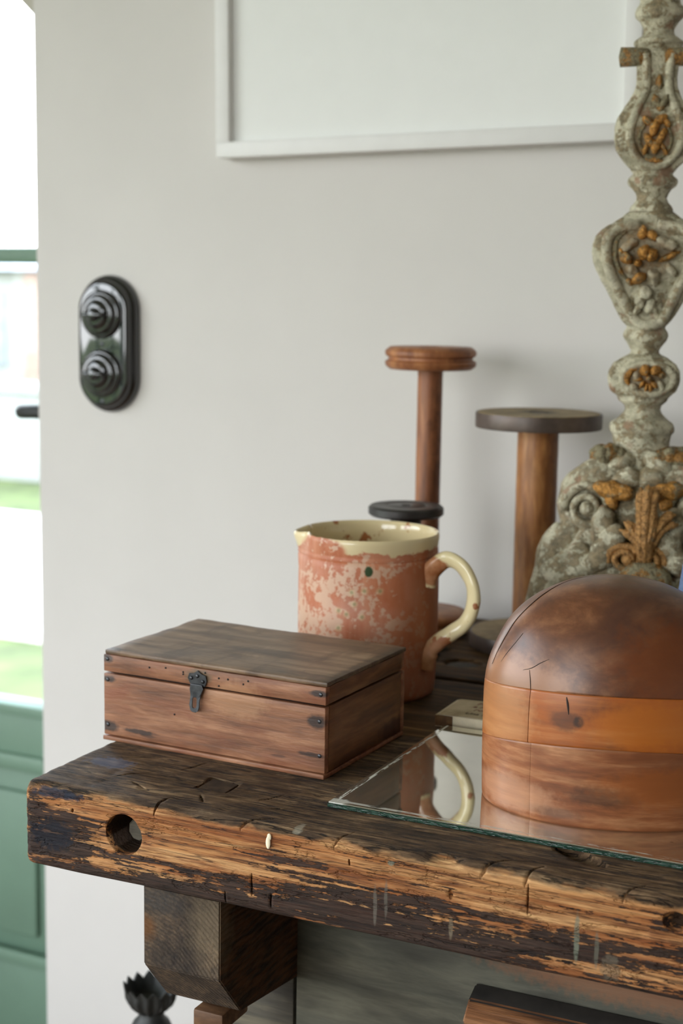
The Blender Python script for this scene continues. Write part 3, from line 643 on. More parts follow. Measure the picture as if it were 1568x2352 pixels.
for (x, ang, ln, w) in ((0.134, 0.15, 0.012, 0.0016), (0.2235, 0.9, 0.016, 0.0013), (0.424, 0.7, 0.018, 0.0016), (0.30, 0.5, 0.012, 0.001), (0.455, 0.4, 0.014, 0.0012), (0.53, 0.6, 0.012, 0.001)):
    add_ellipsoid(cb, (x, 0.008, -0.003), (w, ln, 0.011), Matrix.Rotation(-ang, 4, 'Z'), 14, 10)
for (x, z, w, h) in ((0.4545, -0.020, 0.0008, 0.012), (0.2245, -0.052, 0.0008, 0.010), (0.2420, -0.062, 0.0009, 0.006), (0.2, -0.068, 0.0008, 0.006), (0.394, -0.028, 0.002, 0.004), (0.052, -0.019, 0.0014, 0.0018), (0.31, -0.018, 0.001, 0.003)):
    add_ellipsoid(cb, (x, 0, z), (w, 0.003, h), None, 12, 8)
for (x, y, a, l) in ((0.075, 0.06, 0.9, 0.022), (0.095, 0.035, -0.5, 0.013), (0.11, 0.10, 1.2, 0.016), (0.18, 0.045, 0.3, 0.010), (0.052, 0.10, 0.5, 0.018), (0.21, 0.06, 1.1, 0.014), (0.16, 0.03, -0.9, 0.009), (0.23, 0.04, 0.4, 0.012), (0.36, 0.045, 0.1, 0.014)):
    add_ellipsoid(cb, (x, y, 0.0), (l, 0.0012, 0.0022), Matrix.Rotation(a, 4, 'Z'), 14, 8)
cut(plank, cb)
me = plank.data
me.polygons.foreach_set('use_smooth', [True] * len(me.polygons))
def to_bench(o):
    o.parent = bench; o.location = (0, 0, bz(0)); return o
to_bench(plank)
tag(plank, 'thick front plank, orange pine with charred patches and a round hole')
bm = bmesh.new(); add_rings(bm, [[Vector((0.1415, 0.0535, z)), Vector((0.1685, 0.0525, z)), Vector((0.1675, 0.0785, z)), Vector((0.1405, 0.081, z))] for z in (-0.0035, -0.0012)])
bmesh.ops.bevel(bm, geom=bm.edges[:], offset=0.0005, segments=1, affect='EDGES'); to_bench(from_bm('mortise_plug', bm, 'plug_wood', None, True, 40))
bm = bmesh.new(); add_lathe(bm, [(0.0105, 0), (0.0105, 0.020), (0.0085, 0.0225)], 9, mat=Matrix.Translation((0.1095, 0.033, -0.0300)) @ Matrix.Rotation(radians(90), 4, 'X'))
displace(bm, 0.0008, 120); to_bench(tag(from_bm('peg', bm, 'grey_timber', None, True, 30), 'dusty octagonal peg end inside the round hole'))
bm = slab_mesh(0.004, LEN, DEP + 0.003, 0.503, -0.05, -0.003, 160, 0.004, rough=0.0012, seed=11.0)
to_bench(from_bm('middle_plank', bm, 'bench_plank', None, True, 55))
bm = slab_mesh(0.0, LEN, 0.506, 0.811, -0.05, -0.001, 160, 0.004, rough=0.0012, seed=21.0)
rear = from_bm('rear_plank', bm, 'bench_plank', None, True, 55)
cb = bmesh.new(); add_lathe(cb, [(0.0235, -0.006), (0.0235, 0.02)], 9, c=(0.181, 0.576, 0)); add_lathe(cb, [(0.02, -0.01), (0.02, 0.02)], 24, c=(0.125, 0.63, 0)); cut(rear, cb)
rear.data.polygons.foreach_set('use_smooth', [True] * len(rear.data.polygons)); to_bench(rear)
bm = bmesh.new(); add_lathe(bm, [(0.021, -0.0068), (0.021, -0.0052), (0.019, -0.0044)], 9, c=(0.181, 0.574, 0)); to_bench(tag(from_bm('inset_plug', bm, 'grey_timber', None, True, 30), 'grey plug set in a hole of the rear plank'))
# jaw block under the front edge
bm = bmesh.new(); xa, xb, ya, yb, zt, zm, zb = 0.1165, 0.1905, 0.008, 0.150, -0.0755, -0.145, -0.187
prof = [(ya, zt), (yb, zt), (yb, zm - 0.052), (yb - 0.10, zb), (0.044, zb), (ya, zm)]
prof = [(ya, zt), (yb, zt), (yb, -0.200), (0.044, zb), (ya, zm)]
add_rings(bm, [[Vector((x, p[0], p[1])) for p in prof] for x in (xa, xb)])
bmesh.ops.bevel(bm, geom=bm.edges[:], offset=0.0012, segments=2, affect='EDGES')
bmesh.ops.triangulate(bm, faces=[f for f in bm.faces if len(f.verts) > 4])
to_bench(tag(from_bm('jaw_block', bm, 'jaw_timber', None, True, 40), 'dark chamfered end-grain block under the front plank'))
bm = bmesh.new(); add_box(bm, (0.1515, 0.030, -0.203), (0.1805, 0.075, -0.187), 0.002); to_bench(from_bm('collar', bm, 'collar_timber', None, True, 40))
bm = bmesh.new()
pr = [(0.011, 0)]
for k in range(14): pr += [(0.0125, -0.006 - k * 0.009), (0.0105, -0.0105 - k * 0.009)]
add_lathe(bm, [(r, z) for r, z in pr[::-1]], 28, c=(0.163, 0.052, -0.203)); to_bench(tag(from_bm('vise_screw', bm, 'collar_timber', None, True), 'turned wooden screw below the block'))
# legs, apron panel, rail
bm = bmesh.new(); add_box(bm, (0.118, 0.155, FL), (0.1835, 0.235, -0.075), 0.002); to_bench(from_bm('leg', bm, 'grey_timber', None, True, 40))
for (x, y) in ((1.40, 0.155), (0.118, 0.70), (1.40, 0.70)):
    bm = bmesh.new(); add_box(bm, (x, y, FL), (x + 0.07, y + 0.08, -0.075 if y < .3 else -0.052), 0.002); to_bench(from_bm('leg', bm, 'grey_timber', None, True, 40))
bm = bmesh.new(); add_box(bm, (0.190, 0.147, -0.34), (1.39, 0.170, -0.0755), 0.0015); to_bench(tag(from_bm('apron_panel', bm, 'panel_timber', None, True, 40), 'grey-green apron board with saw ripples'))
bm = bmesh.new()
pf = [(0.116, -0.187), (0.129, -0.1735), (0.1465, -0.1660), (0.1465, -0.255), (0.116, -0.255)]
add_rings(bm, [[Vector((x, p[0], p[1])) for p in pf] for x in (0.363, 1.36)]); bmesh.ops.bevel(bm, geom=bm.edges[:], offset=0.0016, segments=2, affect='EDGES')
rl = to_bench(from_bm('rail', bm, 'rail_timber', None, True, 40)); rl.data.materials.append(M['rail_top_dark'])
tag(rl, 'dark-topped rail with a striped pine front')
for p in rl.data.polygons:
    if p.normal.z > 0.85: p.material_index = 1
bm = bmesh.new(); add_ellipsoid(bm, (0.388, 0.1155, -0.200), (0.0035, 0.0015, 0.0035)); to_bench(from_bm('nail_head', bm, 'black_iron', None))
# dried paint drip standing proud of the front face
bm = bmesh.new(); add_ellipsoid(bm, (0.2395, -0.0016, -0.0140), (0.0021, 0.0009, 0.0052)); add_ellipsoid(bm, (0.2402, -0.0012, -0.0095), (0.0019, 0.0008, 0.003)); to_bench(tag(from_bm('paint_drip', bm, 'page_paper', None), 'cream dried paint drip'))

# ---------------------------------------------------------------- mirror plate
mir = thing('mirror_plate', 'unframed old mirror lying flat at the bench front edge under the hat block', 'mirror', bench_pt(0.261, 0.0600), radians(-25.7))
MWD, MDP, MT = 0.78, 0.2525, 0.0045
bm = bmesh.new(); add_box(bm, (0.0008, 0.0008, MT - 0.0012), (MWD, MDP, MT), 0.0003, 1)
tag(from_bm('silvered_face', bm, 'old_mirror', mir, False), 'worn silvered face with a flaking border')
bm = bmesh.new(); add_box(bm, (0, 0, 0), (MWD + .001, MDP + .001, MT - 0.0012), 0.0003, 1); displace(bm, 0.0004, 200)
tag(from_bm('glass_edge', bm, 'green_glass_edge', mir, False), 'dark green glass edge')

# ---------------------------------------------------------------- hat block
HC = Vector((0.2246, 1.2162, 0.0)); HA = math.atan2(-HC.x, HC.y)
hat = thing('hat_block', 'domed wooden milliner\'s hat block of jointed pieces standing on the mirror', 'hat block', (HC.x, HC.y, MT), HA)
HZ1, HZ2 = (0.0510, 0.0140), (0.0980, 0.0090)      # seam heights at the side and how much higher they run in front
prof = [(.1040,0),(.1049,.002),(.1054,.02),(.1058,.05),(.1058,.090),(.1050,.103),(.1027,.1155),(.0966,.1310),(.0885,.1475),(.0775,.1605),(.0636,.1714),(.0413,.1826),(.0283,.1860),(.0135,.1884),(0,.1890)]
pz = np.array([p[1] for p in prof]); prr = np.array([p[0] for p in prof]); arc = np.concatenate([[0], np.cumsum(np.hypot(np.diff(pz), np.diff(prr)))])
def hat_surf(s, th):                              # s: arc length on profile
    r = float(np.interp(s, arc, prr)); z = float(np.interp(s, arc, pz))
    return r, z
def arc_of_z(z): return float(np.interp(z, pz, arc))
# smooth the profile
_s = np.linspace(0, arc[-1], 240); _r = np.interp(_s, arc, prr); _z = np.interp(_s, arc, pz)
for _ in range(6):
    k = np.ones(9) / 9
    rr = np.concatenate([_r[:1].repeat(4), _r, -_r[-5:-1][::-1]]); zz = np.concatenate([_z[:1].repeat(4), _z, _z[-5:-1][::-1]])
    _r2 = np.convolve(rr, k, 'valid'); _z2 = np.convolve(zz, k, 'valid'); _r2[:8] = _r[:8]; _z2[:8] = _z[:8]; _r, _z = _r2, _z2
BY = 0.72                                        # slightly oval in plan
def hat_piece(name, mat, s0, s1, t0, t1, ns, nt, label=None, top=False, gap=0.00035, groove=0.0007):
    bm = bmesh.new(); rings = []
    full = abs(t1 - t0) > 2 * pi - 1e-6
    dth = 0 if full else gap / 0.107
    def us(s0, s1): return [s0, s0 + 0.0007] + list(np.linspace(s0 + 0.0018, s1 - (0.0018 if not top else 0), ns)) + ([s1 - 0.0007, s1] if not top else [])
    nss = len(us(0, 1))
    for i in range(nss):
        ring = []
        for j in range(nt + (0 if full else 1)):
            th = t0 + dth + (t1 - t0 - 2 * dth) * j / nt
            s = us(s0(th), s1(th))[i]
            r = float(np.interp(s, _s, _r)); z = float(np.interp(s, _s, _z))
            if i == 0 or (not top and i == nss - 1): r -= groove
            e = 0 if full else groove * max(0, 1 - min(j, nt - j) / 0.9)
            w = 1 + 0.004 * noise.noise(Vector((cos(th) * 2, sin(th) * 2, z * 12)))
            q = (r * w - e)
            ring.append(Vector((q * cos(th), q * BY * sin(th), z)))
        rings.append(ring)
    R = add_rings(bm, rings, full, False, False)
    # close inwards so that each piece is a solid wedge / disc
    if full:
        bm.faces.new(R[0][::-1]);
        if not top: bm.faces.new(R[-1])
    else:
        cb0 = bm.verts.new((0, 0, R[0][0].co.z)); ct = bm.verts.new((0, 0, R[-1][0].co.z))
        bm.faces.new([cb0] + R[0][::-1]); bm.faces.new([ct] + R[-1])
        for side in (0, -1):
            bm.faces.new([cb0] + [r[side] for r in R] + [ct])
    if top: bmesh.ops.remove_doubles(bm, verts=bm.verts, dist=0.0002)
    o = from_bm(name, bm, mat, hat, True, 40)
    return tag(o, label) if label else o
A1 = radians(-128)                           # the vertical joint left of centre
def seam(h): return lambda th: arc_of_z(h[0] + h[1] * max(-0.6, -sin(th)))
sA, sB, s00, sTop = seam(HZ1), seam(HZ2), (lambda th: 0.0), (lambda th: float(_s[-1]))
hat_piece('base_ring', 'block_base_wood', s00, sA, A1 + radians(2), A1 + radians(2) + pi, 16, 120, 'lower ring of warm brown wood, scuffed', gap=0.0001, groove=0.0004)
hat_piece('base_ring', 'block_base_wood', s00, sA, A1 + radians(2) + pi, A1 + radians(2) + 2 * pi, 16, 120, gap=0.0001, groove=0.0004)
hat_piece('middle_ring', 'block_band_wood', sA, sB, A1, A1 + pi, 16, 120, 'middle ring of orange wood with a knot')
hat_piece('middle_ring', 'block_band_wood', sA, sB, A1 + pi, A1 + 2 * pi, 16, 120)
hat_piece('crown', 'block_crown_wood', sB, sTop, 0, 2 * pi, 90, 180, 'darker domed crown with fine cracks', top=True)
# fine cracks and the joint of the side cheek, as thin dark inlaid lines just proud of the surface
def on_hat(th, s, off=0.0):
    r = float(np.interp(s, _s, _r)) + off; z = float(np.interp(s, _s, _z))
    return Vector((r * cos(th), r * BY * sin(th), z + off * 0.3))
def hat_line(name, pts, w, label=None):           # pts lie on the surface
    P = [Vector(p) for p in smooth_path([(x, y, z) for x, y, z in pts], 6)]; n = len(P)
    P = [p - Vector((p.x, p.y / (BY * BY), 0.4 * max(0, p.z - 0.1))).normalized() * (w * 0.35) for p in P]
    bm = bmesh.new(); add_tube(bm, P, [w * (0.35 + 0.65 * sin(pi * (i + 0.5) / n)) for i in range(n)], 6)
    return from_bm(name, bm, 'crack_dirt', hat, True)
hat_line('crack', [(-0.0978, -0.0229, 0.1149), (-0.0949, -0.0221, 0.1229), (-0.0909, -0.0225, 0.1319), (-0.0856, -0.0223, 0.1423), (-0.0795, -0.0205, 0.1523), (-0.0701, -0.0178, 0.163), (-0.0595, -0.0124, 0.1722), (-0.0461, -0.0041, 0.18), (-0.0327, -0.0002, 0.1848), (-0.0188, 0.0015, 0.1875)], 0.0004)
hat_line('crack', [(-0.0897, -0.0332, 0.12), (-0.0849, -0.0349, 0.1279), (-0.0781, -0.037, 0.1374), (-0.0727, -0.0377, 0.1453)], 0.0004)
hat_line('crack', [(-0.0709, -0.0522, 0.1187), (-0.0639, -0.0556, 0.1216), (-0.0571, -0.0577, 0.1265), (-0.0503, -0.0595, 0.1304)], 0.00035)
hat_line('crack', [(-0.0655, -0.0554, 0.1198), (-0.0645, -0.0581, 0.112), (-0.0641, -0.0598, 0.1050)], 0.00035)
hat_line('crack', [(-0.0354, -0.071, 0.1039), (-0.0341, -0.0717, 0.0979), (-0.0332, -0.0723, 0.0904)], 0.0010)

# ---------------------------------------------------------------- wooden box
bx = thing('wooden_box', 'small old wooden box with nailed corners and a metal hasp, on the bench', 'box', (-0.2184, 1.3800, 0), radians(-28.0))
W_, D_, H_ = BXW, BXD, BXH
def bpart(name, a, b, mat, rough=0.0004, bev=0.0009, label=None, sub=10):
    bm = bmesh.new(); add_box(bm, a, b, bev, 2)
    bmesh.ops.subdivide_edges(bm, edges=[e for e in bm.edges if e.calc_length() > 0.02], cuts=sub, use_grid_fill=True)
    displace(bm, rough, 55)
    o = from_bm(name, bm, mat, bx, True, 35); return tag(o, label) if label else o
ZS = 0.0645                                       # lid split
bpart('bottom_board', (-0.0008, -0.0012, 0), (W_ - .0004, D_, 0.0042), 'box_front_wood', label='thin bottom board')
bpart('front_board', (0, 0, 0.0052), (W_ - .0002, 0.007, ZS - 0.0008), 'box_front_wood', label='reddish front board with black nail stains')
bpart('side_board', (W_ - 0.006, 0.0072, 0.0052), (W_, D_ - .0072, ZS - 0.0008), 'box_side_wood')
bpart('side_board', (0, 0.0072, 0.0052), (0.006, D_ - .0072, ZS - 0.0008), 'box_side_wood')
bpart('back_board', (0, D_ - .007, 0.0052), (W_, D_, ZS - 0.0008), 'box_front_wood')
bpart('lid_front', (0, 0, ZS + 0.0012), (W_ + .0002, 0.007, H_ - 0.0044), 'box_front_wood', label='lid front strip with worm holes')
bpart('lid_side', (W_ - 0.006, 0.0072, ZS + 0.0012), (W_, D_ - .0062, H_ - 0.0044), 'box_side_wood')
bpart('lid_side', (0, 0.0072, ZS + 0.0012), (0.006, D_ - .0072, H_ - 0.0044), 'box_side_wood')
bpart('lid_back', (0, D_ - .007, ZS + 0.0012), (W_ - .001, D_, H_ - 0.0044), 'box_front_wood')
bpart('lid_top', (0.001, 0.0012, H_ - 0.0042), (W_ + 0.0008, D_ + .0005, H_), 'box_lid_wood', 0.0009, 0.0012, 'greyed brown lid top with worn edges', 16)
box('gap_shade_block', (0.006, 0.006, 0.004), (W_ - .006, D_ - .006, H_ - .004), 'dark_recess', bx, 0)  # added black block, no real part: stands in for the shade inside the gaps
nails = [(0.0045, 0.0775), (0.0045, 0.0580), (0.0045, 0.0150), (0.2300, 0.0750), (0.2290, 0.0510), (0.2295, 0.0205)]
nproto = None
for (x, z) in nails:
    if nproto is None:
        bm = bmesh.new(); add_lathe(bm, [(0.0019, 0), (0.0019, 0.0004), (0.0012, 0.0009)], 14, mat=Matrix.Rotation(radians(90), 4, 'X')); nproto = from_bm('nail', bm, 'dark_metal', bx); o = nproto
    else: o = nproto.copy(); COL.objects.link(o); o.parent = bx
    o.location = (x, 0.0002, z)
hproto = None
for (x, z) in ((0.0515, 0.0755), (0.0695, 0.0775), (0.0885, 0.0762), (0.0885, 0.0742), (0.1120, 0.0785), (0.1265, 0.0755), (0.1360, 0.0758), (0.1570, 0.0770), (0.1520, 0.0735), (0.1265, 0.0685), (0.0790, 0.0355)):
    if hproto is None:
        bm = bmesh.new(); add_lathe(bm, [(0.0009, 0), (0.0009, 0.0002)], 12, mat=Matrix.Rotation(radians(90), 4, 'X')); hproto = from_bm('worm_hole', bm, 'dark_recess', bx); o = hproto
    else: o = hproto.copy(); COL.objects.link(o); o.parent = bx
    o.location = (x, -0.0002, z)
# hasp
bm = bmesh.new()
oz, ox = 0.0600, 0.1045
def plate(outline, y0, y1, hole=None):
    n = len(outline); a = [bm.verts.new((ox + x, y0, oz + z)) for x, z in outline]; b = [bm.verts.new((ox + x, y1, oz + z)) for x, z in outline]
    if hole:
        ha = [bm.verts.new((ox + x, y0, oz + z)) for x, z in hole]; hb = [bm.verts.new((ox + x, y1, oz + z)) for x, z in hole]
        for i in range(n):
            j = (i + 1) % n
            bm.faces.new((a[i], a[j], ha[j], ha[i])); bm.faces.new((b[j], b[i], hb[i], hb[j])); bm.faces.new((ha[i], ha[j], hb[j], hb[i]))
    else: bm.faces.new(a); bm.faces.new(b[::-1])
    for i in range(n):
        j = (i + 1) % n; bm.faces.new((a[j], a[i], b[i], b[j]))
up = [(-0.0072, 0.0070), (-0.0100, 0.0120), (-0.0085, 0.0165), (-0.0040, 0.0170), (0.0005, 0.0200), (0.0045, 0.0172), (0.0090, 0.0160), (0.0100, 0.0110), (0.0085, 0.0065), (0.0050, 0.0055), (-0.0045, 0.0055)]
plate(up, -0.0006, -0.0018)
hp = from_bm('hasp_plate', bm, 'dark_metal', bx, False); tag(hp, 'tarnished upper plate of the hasp')
bm = bmesh.new()
lo = [(-0.0062, 0.0075), (-0.0068, 0.0030), (-0.0060, -0.0020), (-0.0062, -0.0070), (-0.0068, -0.0115), (-0.0052, -0.0165), (-0.0030, -0.0178), (0.0005, -0.0180), (0.0030, -0.0165), (0.0040, -0.0130), (0.0040, -0.0080), (0.0050, -0.0020), (0.0075, 0.0040), (0.0060, 0.0075)]
ho = [(-0.0025, -0.0045), (-0.0032, -0.0055), (-0.0035, -0.0068), (-0.0035, -0.0082), (-0.0035, -0.0110), (-0.0032, -0.0135), (-0.0018, -0.0142), (-0.0006, -0.0142), (0.0004, -0.0138), (0.0010, -0.0125), (0.0010, -0.0090), (0.0010, -0.0070), (0.0008, -0.0055), (0.0000, -0.0045)]
plate(lo, -0.0024, -0.0036, ho)
for i in range(len(lo)): pass
for v in bm.verts: v.co.y -= max(0, -(v.co.z - oz) - 0.002) * 0.10
lp = from_bm('hasp_tongue', bm, 'dark_metal', bx, False); bv = lp.modifiers.new('b', 'BEVEL'); bv.width = 0.0003; bv.segments = 2; tag(lp, 'slotted steel tongue of the hasp')
bm = bmesh.new()
for x, z in ((-0.006, 0.0125), (0.0005, 0.0150), (0.0062, 0.0105)): add_ellipsoid(bm, (ox + x, -0.0022, oz + z), (0.0017, 0.0009, 0.0017), None, 12, 8)
from_bm('hasp_pin', bm, 'dark_metal', bx)

# ---------------------------------------------------------------- jug
MC = Vector((0.0298, 1.5920, -0.003))
jug = thing('jug', 'chipped terracotta jug with cream glazed rim and curled handle, behind the wooden box', 'jug', MC, -0.019)
outer = [(0.0690, 0.0), (0.0715, 0.0015), (0.0725, 0.006), (0.0735, 0.020), (0.0742, 0.05), (0.0745, 0.09), (0.0745, 0.125), (0.0740, 0.140), (0.0735, 0.146), (0.0722, 0.1475), (0.0733, 0.1495), (0.0722, 0.1515), (0.0728, 0.154), (0.0735, 0.160), (0.0742, 0.166), (0.0740, 0.1690), (0.0728, 0.1708)]
inner = [(0.0728, 0.1708), (0.0710, 0.1700), (0.0700, 0.166), (0.0690, 0.155), (0.0688, 0.12), (0.0685, 0.05), (0.067, 0.012), (0.050, 0.008), (0.0, 0.008)]
SP = radians(183)
def jug_wall(name, pr, mat, cap0, par, sharp=60):
    bm = bmesh.new(); seg = 128; rings = []
    def dens(pr):
        out = []
        for i in range(len(pr) - 1):
            n = max(1, int(abs(pr[i + 1][1] - pr[i][1]) / 0.004))
            for k in range(n): out.append((pr[i][0] + (pr[i + 1][0] - pr[i][0]) * k / n, pr[i][1] + (pr[i + 1][1] - pr[i][1]) * k / n))
        return out + [pr[-1]]
    for r, z in dens(pr):
        ring = []
        for j in range(seg):
            th = 2 * pi * j / seg; d = (th - SP + pi) % (2 * pi) - pi
            f = math.exp(-(d / 0.19) ** 2) * max(0, min(1, (z - 0.128) / 0.040)) ** 1.6
            side = math.exp(-((abs(d) - 0.36) / 0.12) ** 2) * max(0, min(1, (z - 0.145) / 0.025))
            rr = r + 0.0055 * f - 0.0040 * side if r > 0.01 else r
            zz = z - 0.0010 * f + 0.0016 * side * (1 if z > 0.16 else 0)
            w = 1 + 0.006 * noise.noise(Vector((cos(th) * 1.5, sin(th) * 1.5, z * 14)))
            if z > 0.158 and -2.9 < th - 2 * pi < -1.9: zz += 0.0012 * noise.noise(Vector((th * 14, 0, 0)))
            ring.append(Vector((rr * w * cos(th), rr * w * sin(th), zz)))
        rings.append(ring)
    add_rings(bm, rings, True, cap0, False)
    if not cap0: bmesh.ops.remove_doubles(bm, verts=bm.verts, dist=0.0001)
    return from_bm(name, bm, mat, par, True, sharp)
jug_wall('body', outer, 'worn_terracotta', True, jug)
tag(jug_wall('interior', inner, 'cream_glaze', False, jug), 'cream glazed inside, stained brown')
HAz = radians(-33)
hd = Vector((cos(HAz), sin(HAz), 0))
hp_ = [(0.0700, 0.1210), (0.0735, 0.1310), (0.0820, 0.1420), (0.0950, 0.1500), (0.1090, 0.1475), (0.1215, 0.1350), (0.1275, 0.1185), (0.1260, 0.1010), (0.1180, 0.0865), (0.1040, 0.0750), (0.0910, 0.0655), (0.0800, 0.0550), (0.0735, 0.0430), (0.0710, 0.0340)]
P = smooth_path([hd * r + Vector((0, 0, z)) for r, z in hp_], 8)
nP = len(P); rad = [0.0088 - 0.0018 * sin(pi * i / (nP - 1)) + (0.0015 if i > nP * .85 else 0) for i in range(nP)]
bm = bmesh.new()
add_tube(bm, P, rad, 24, (1.25, 0.85)); displace(bm, 0.0007, 70)
tag(from_bm('handle', bm, 'handle_glaze', jug), 'cream glazed strap handle with brown chips')

# ---------------------------------------------------------------- bobbins behind the jug
def bobbin(name, label, loc, R, total, t, shaft_r, mats, groove=False, pale=False, tilt=0, hole=True):
    b = thing(name, label, 'bobbin', loc, 0.3, 'turned bobbins standing at the back of the bench')
    def flange(z0, z1, nm):
        e = 0.0025
        if groove:
            h = z1 - z0; m = (z0 + z1) / 2
            pr = [(0, z0), (R - 0.006, z0), (R - 0.001, z0 + 0.004), (R, z0 + h * .3), (R - .001, m - 0.0035), (R - 0.0045, m - 0.0018), (R - 0.0045, m + 0.0010), (R - .001, m + .0030), (R, z1 - h * .25), (R - 0.001, z1 - 0.004), (R - 0.006, z1), (0.016, z1), (0.0145, z1 - 0.0015), (0, z1 - 0.0015)]
        elif pale:
            pr = [(0, z0), (R - 0.003, z0), (R - .0025, z0 + e), (R - .0025, z1 - e), (R - e * 1.2, z1 + .0006), (0.012, z1 + .0006), (0.010, z1 - 0.004), (0, z1 - 0.004)]
        else:
            pr = [(0, z0), (R - 0.003, z0), (R, z0 + e), (R, z1 - e), (R - e, z1), (R * .55, z1), (R * .55 - .001, z1 - .0008), (R * .5, z1), (0.006, z1), (0.005, z1 - 0.002), (0, z1 - 0.002)]
        pr = [(max(r, 0.0001), z) for r, z in pr]
        return lathe(nm, pr, mats[0], b, 72, 40)
    top = flange(total - t, total, 'top_flange'); flange(0, t, 'bottom_flange')
    if pale:
        for z in (0, total - t):
            tag(lathe('metal_rim', [(R - 0.0024, z + .0004), (R - 0.0005, z), (R, z + 0.002), (R, z + t - 0.002), (R - 0.0005, z + t), (R - 0.0024, z + t - .0004)], 'spool_band_iron', b, 72, 60), 'dark metal rim')
    prs = [(shaft_r * 1.0, t)]
    for k in range(1, 30): prs.append((shaft_r * (1 + 0.012 * noise.noise(Vector((k * .5, R * 90, 0)))), t + (total - 2 * t) * k / 30))
    prs.append((shaft_r * 1.03, total - t - .001))
    lathe('shaft', prs, mats[1], b, 48, 60)
    return b
bobbin('bobbin', 'tallest brown bobbin with a double-ridged disc, behind the jug', (0.1055, 1.8620, -0.001), 0.0558, 0.3525, 0.0270, 0.0152, ('spool_brown', 'spool_shaft_dark'), groove=True)
bobbin('bobbin', 'thick honey-brown bobbin with a wide iron-rimmed disc, left of the candlestick', (0.2302, 1.7925, -0.001), 0.0744, 0.2800, 0.0175, 0.0242, ('spool_top_pale', 'spool_honey'), pale=True)
bobbin('bobbin', 'short black bobbin showing only its disc above the jug rim', (0.0745, 1.7450, -0.001), 0.0436, 0.1745, 0.0120, 0.0180, ('spool_black', 'spool_black'))

# ---------------------------------------------------------------- book behind the mirror
bk = thing('pamphlet_book', 'worn cream paperback lying between the mirror and the jug, half behind the hat block', 'book', bench_pt(0.2505, 0.3195), BA + radians(1.0))
BT = 0.0125
box('page_block', (0.0012, 0.0012, 0.0006), (0.105, 0.0600, BT - .0006), 'page_paper', bk, 0.0006)
mk_wood('book_cover', sr(150, 132, 102), sr(176, 158, 126), sr(196, 178, 148), (30, 30, 30), 0.7, bump=0.2, streak=0.3)
bm = bmesh.new()
add_box(bm, (0, 0, 0), (0.106, 0.061, 0.0007), 0.0002, 1)
rows = []
for i in range(25):
    x = 0.106 * i / 24; zz = BT + 0.0010 * sin(i / 24 * pi) - (0.0012 if i == 0 else 0)
    rows.append([Vector((x, 0, zz - .0007)), Vector((x, 0.061, zz - .0007)), Vector((x, 0.061, zz)), Vector((x, 0, zz))])
add_rings(bm, rows)
tag(from_bm('cover', bm, 'book_cover', bk, False), 'curling cream cover printed in red and grey')
mk_wood('corner_shadow_brown', sr(70, 46, 24), sr(104, 72, 40), sr(130, 98, 60), (60, 60, 60), 0.7)
box('corner_shadow', (-0.0002, -0.0002, 0.0008), (0.0175, 0.004, BT - .0012), 'corner_shadow_brown', bk, 0.0005)  # brown strip standing in for a small shadow on the front left
def text(body, size, loc, mat, parent, shear=0.25):
    c = bpy.data.curves.new('t', 'FONT'); c.body = body; c.size = size; c.extrude = 0.00008; c.shear = shear
    o = bpy.data.objects.new('lettering', c); COL.objects.link(o)
    dg = bpy.context.evaluated_depsgraph_get(); dg.update()
    me = bpy.data.meshes.new_from_object(o.evaluated_get(dg)); bpy.data.objects.remove(o)
    m = link_mesh('lettering', me, mat, parent, False); m.location = loc; return m
text('Paper The', 0.0105, (0.026, 0.0455, BT + 0.0010), 'ink', bk)
text('a Rock So', 0.0090, (0.026, 0.0345, BT + 0.0010), 'ink', bk)
text('romances', 0.0105, (0.030, 0.0235, BT + 0.0010), 'ink', bk)
text('Una Rosina', 0.0088, (0.026, 0.0095, BT + 0.0010), 'ink_dark', bk)

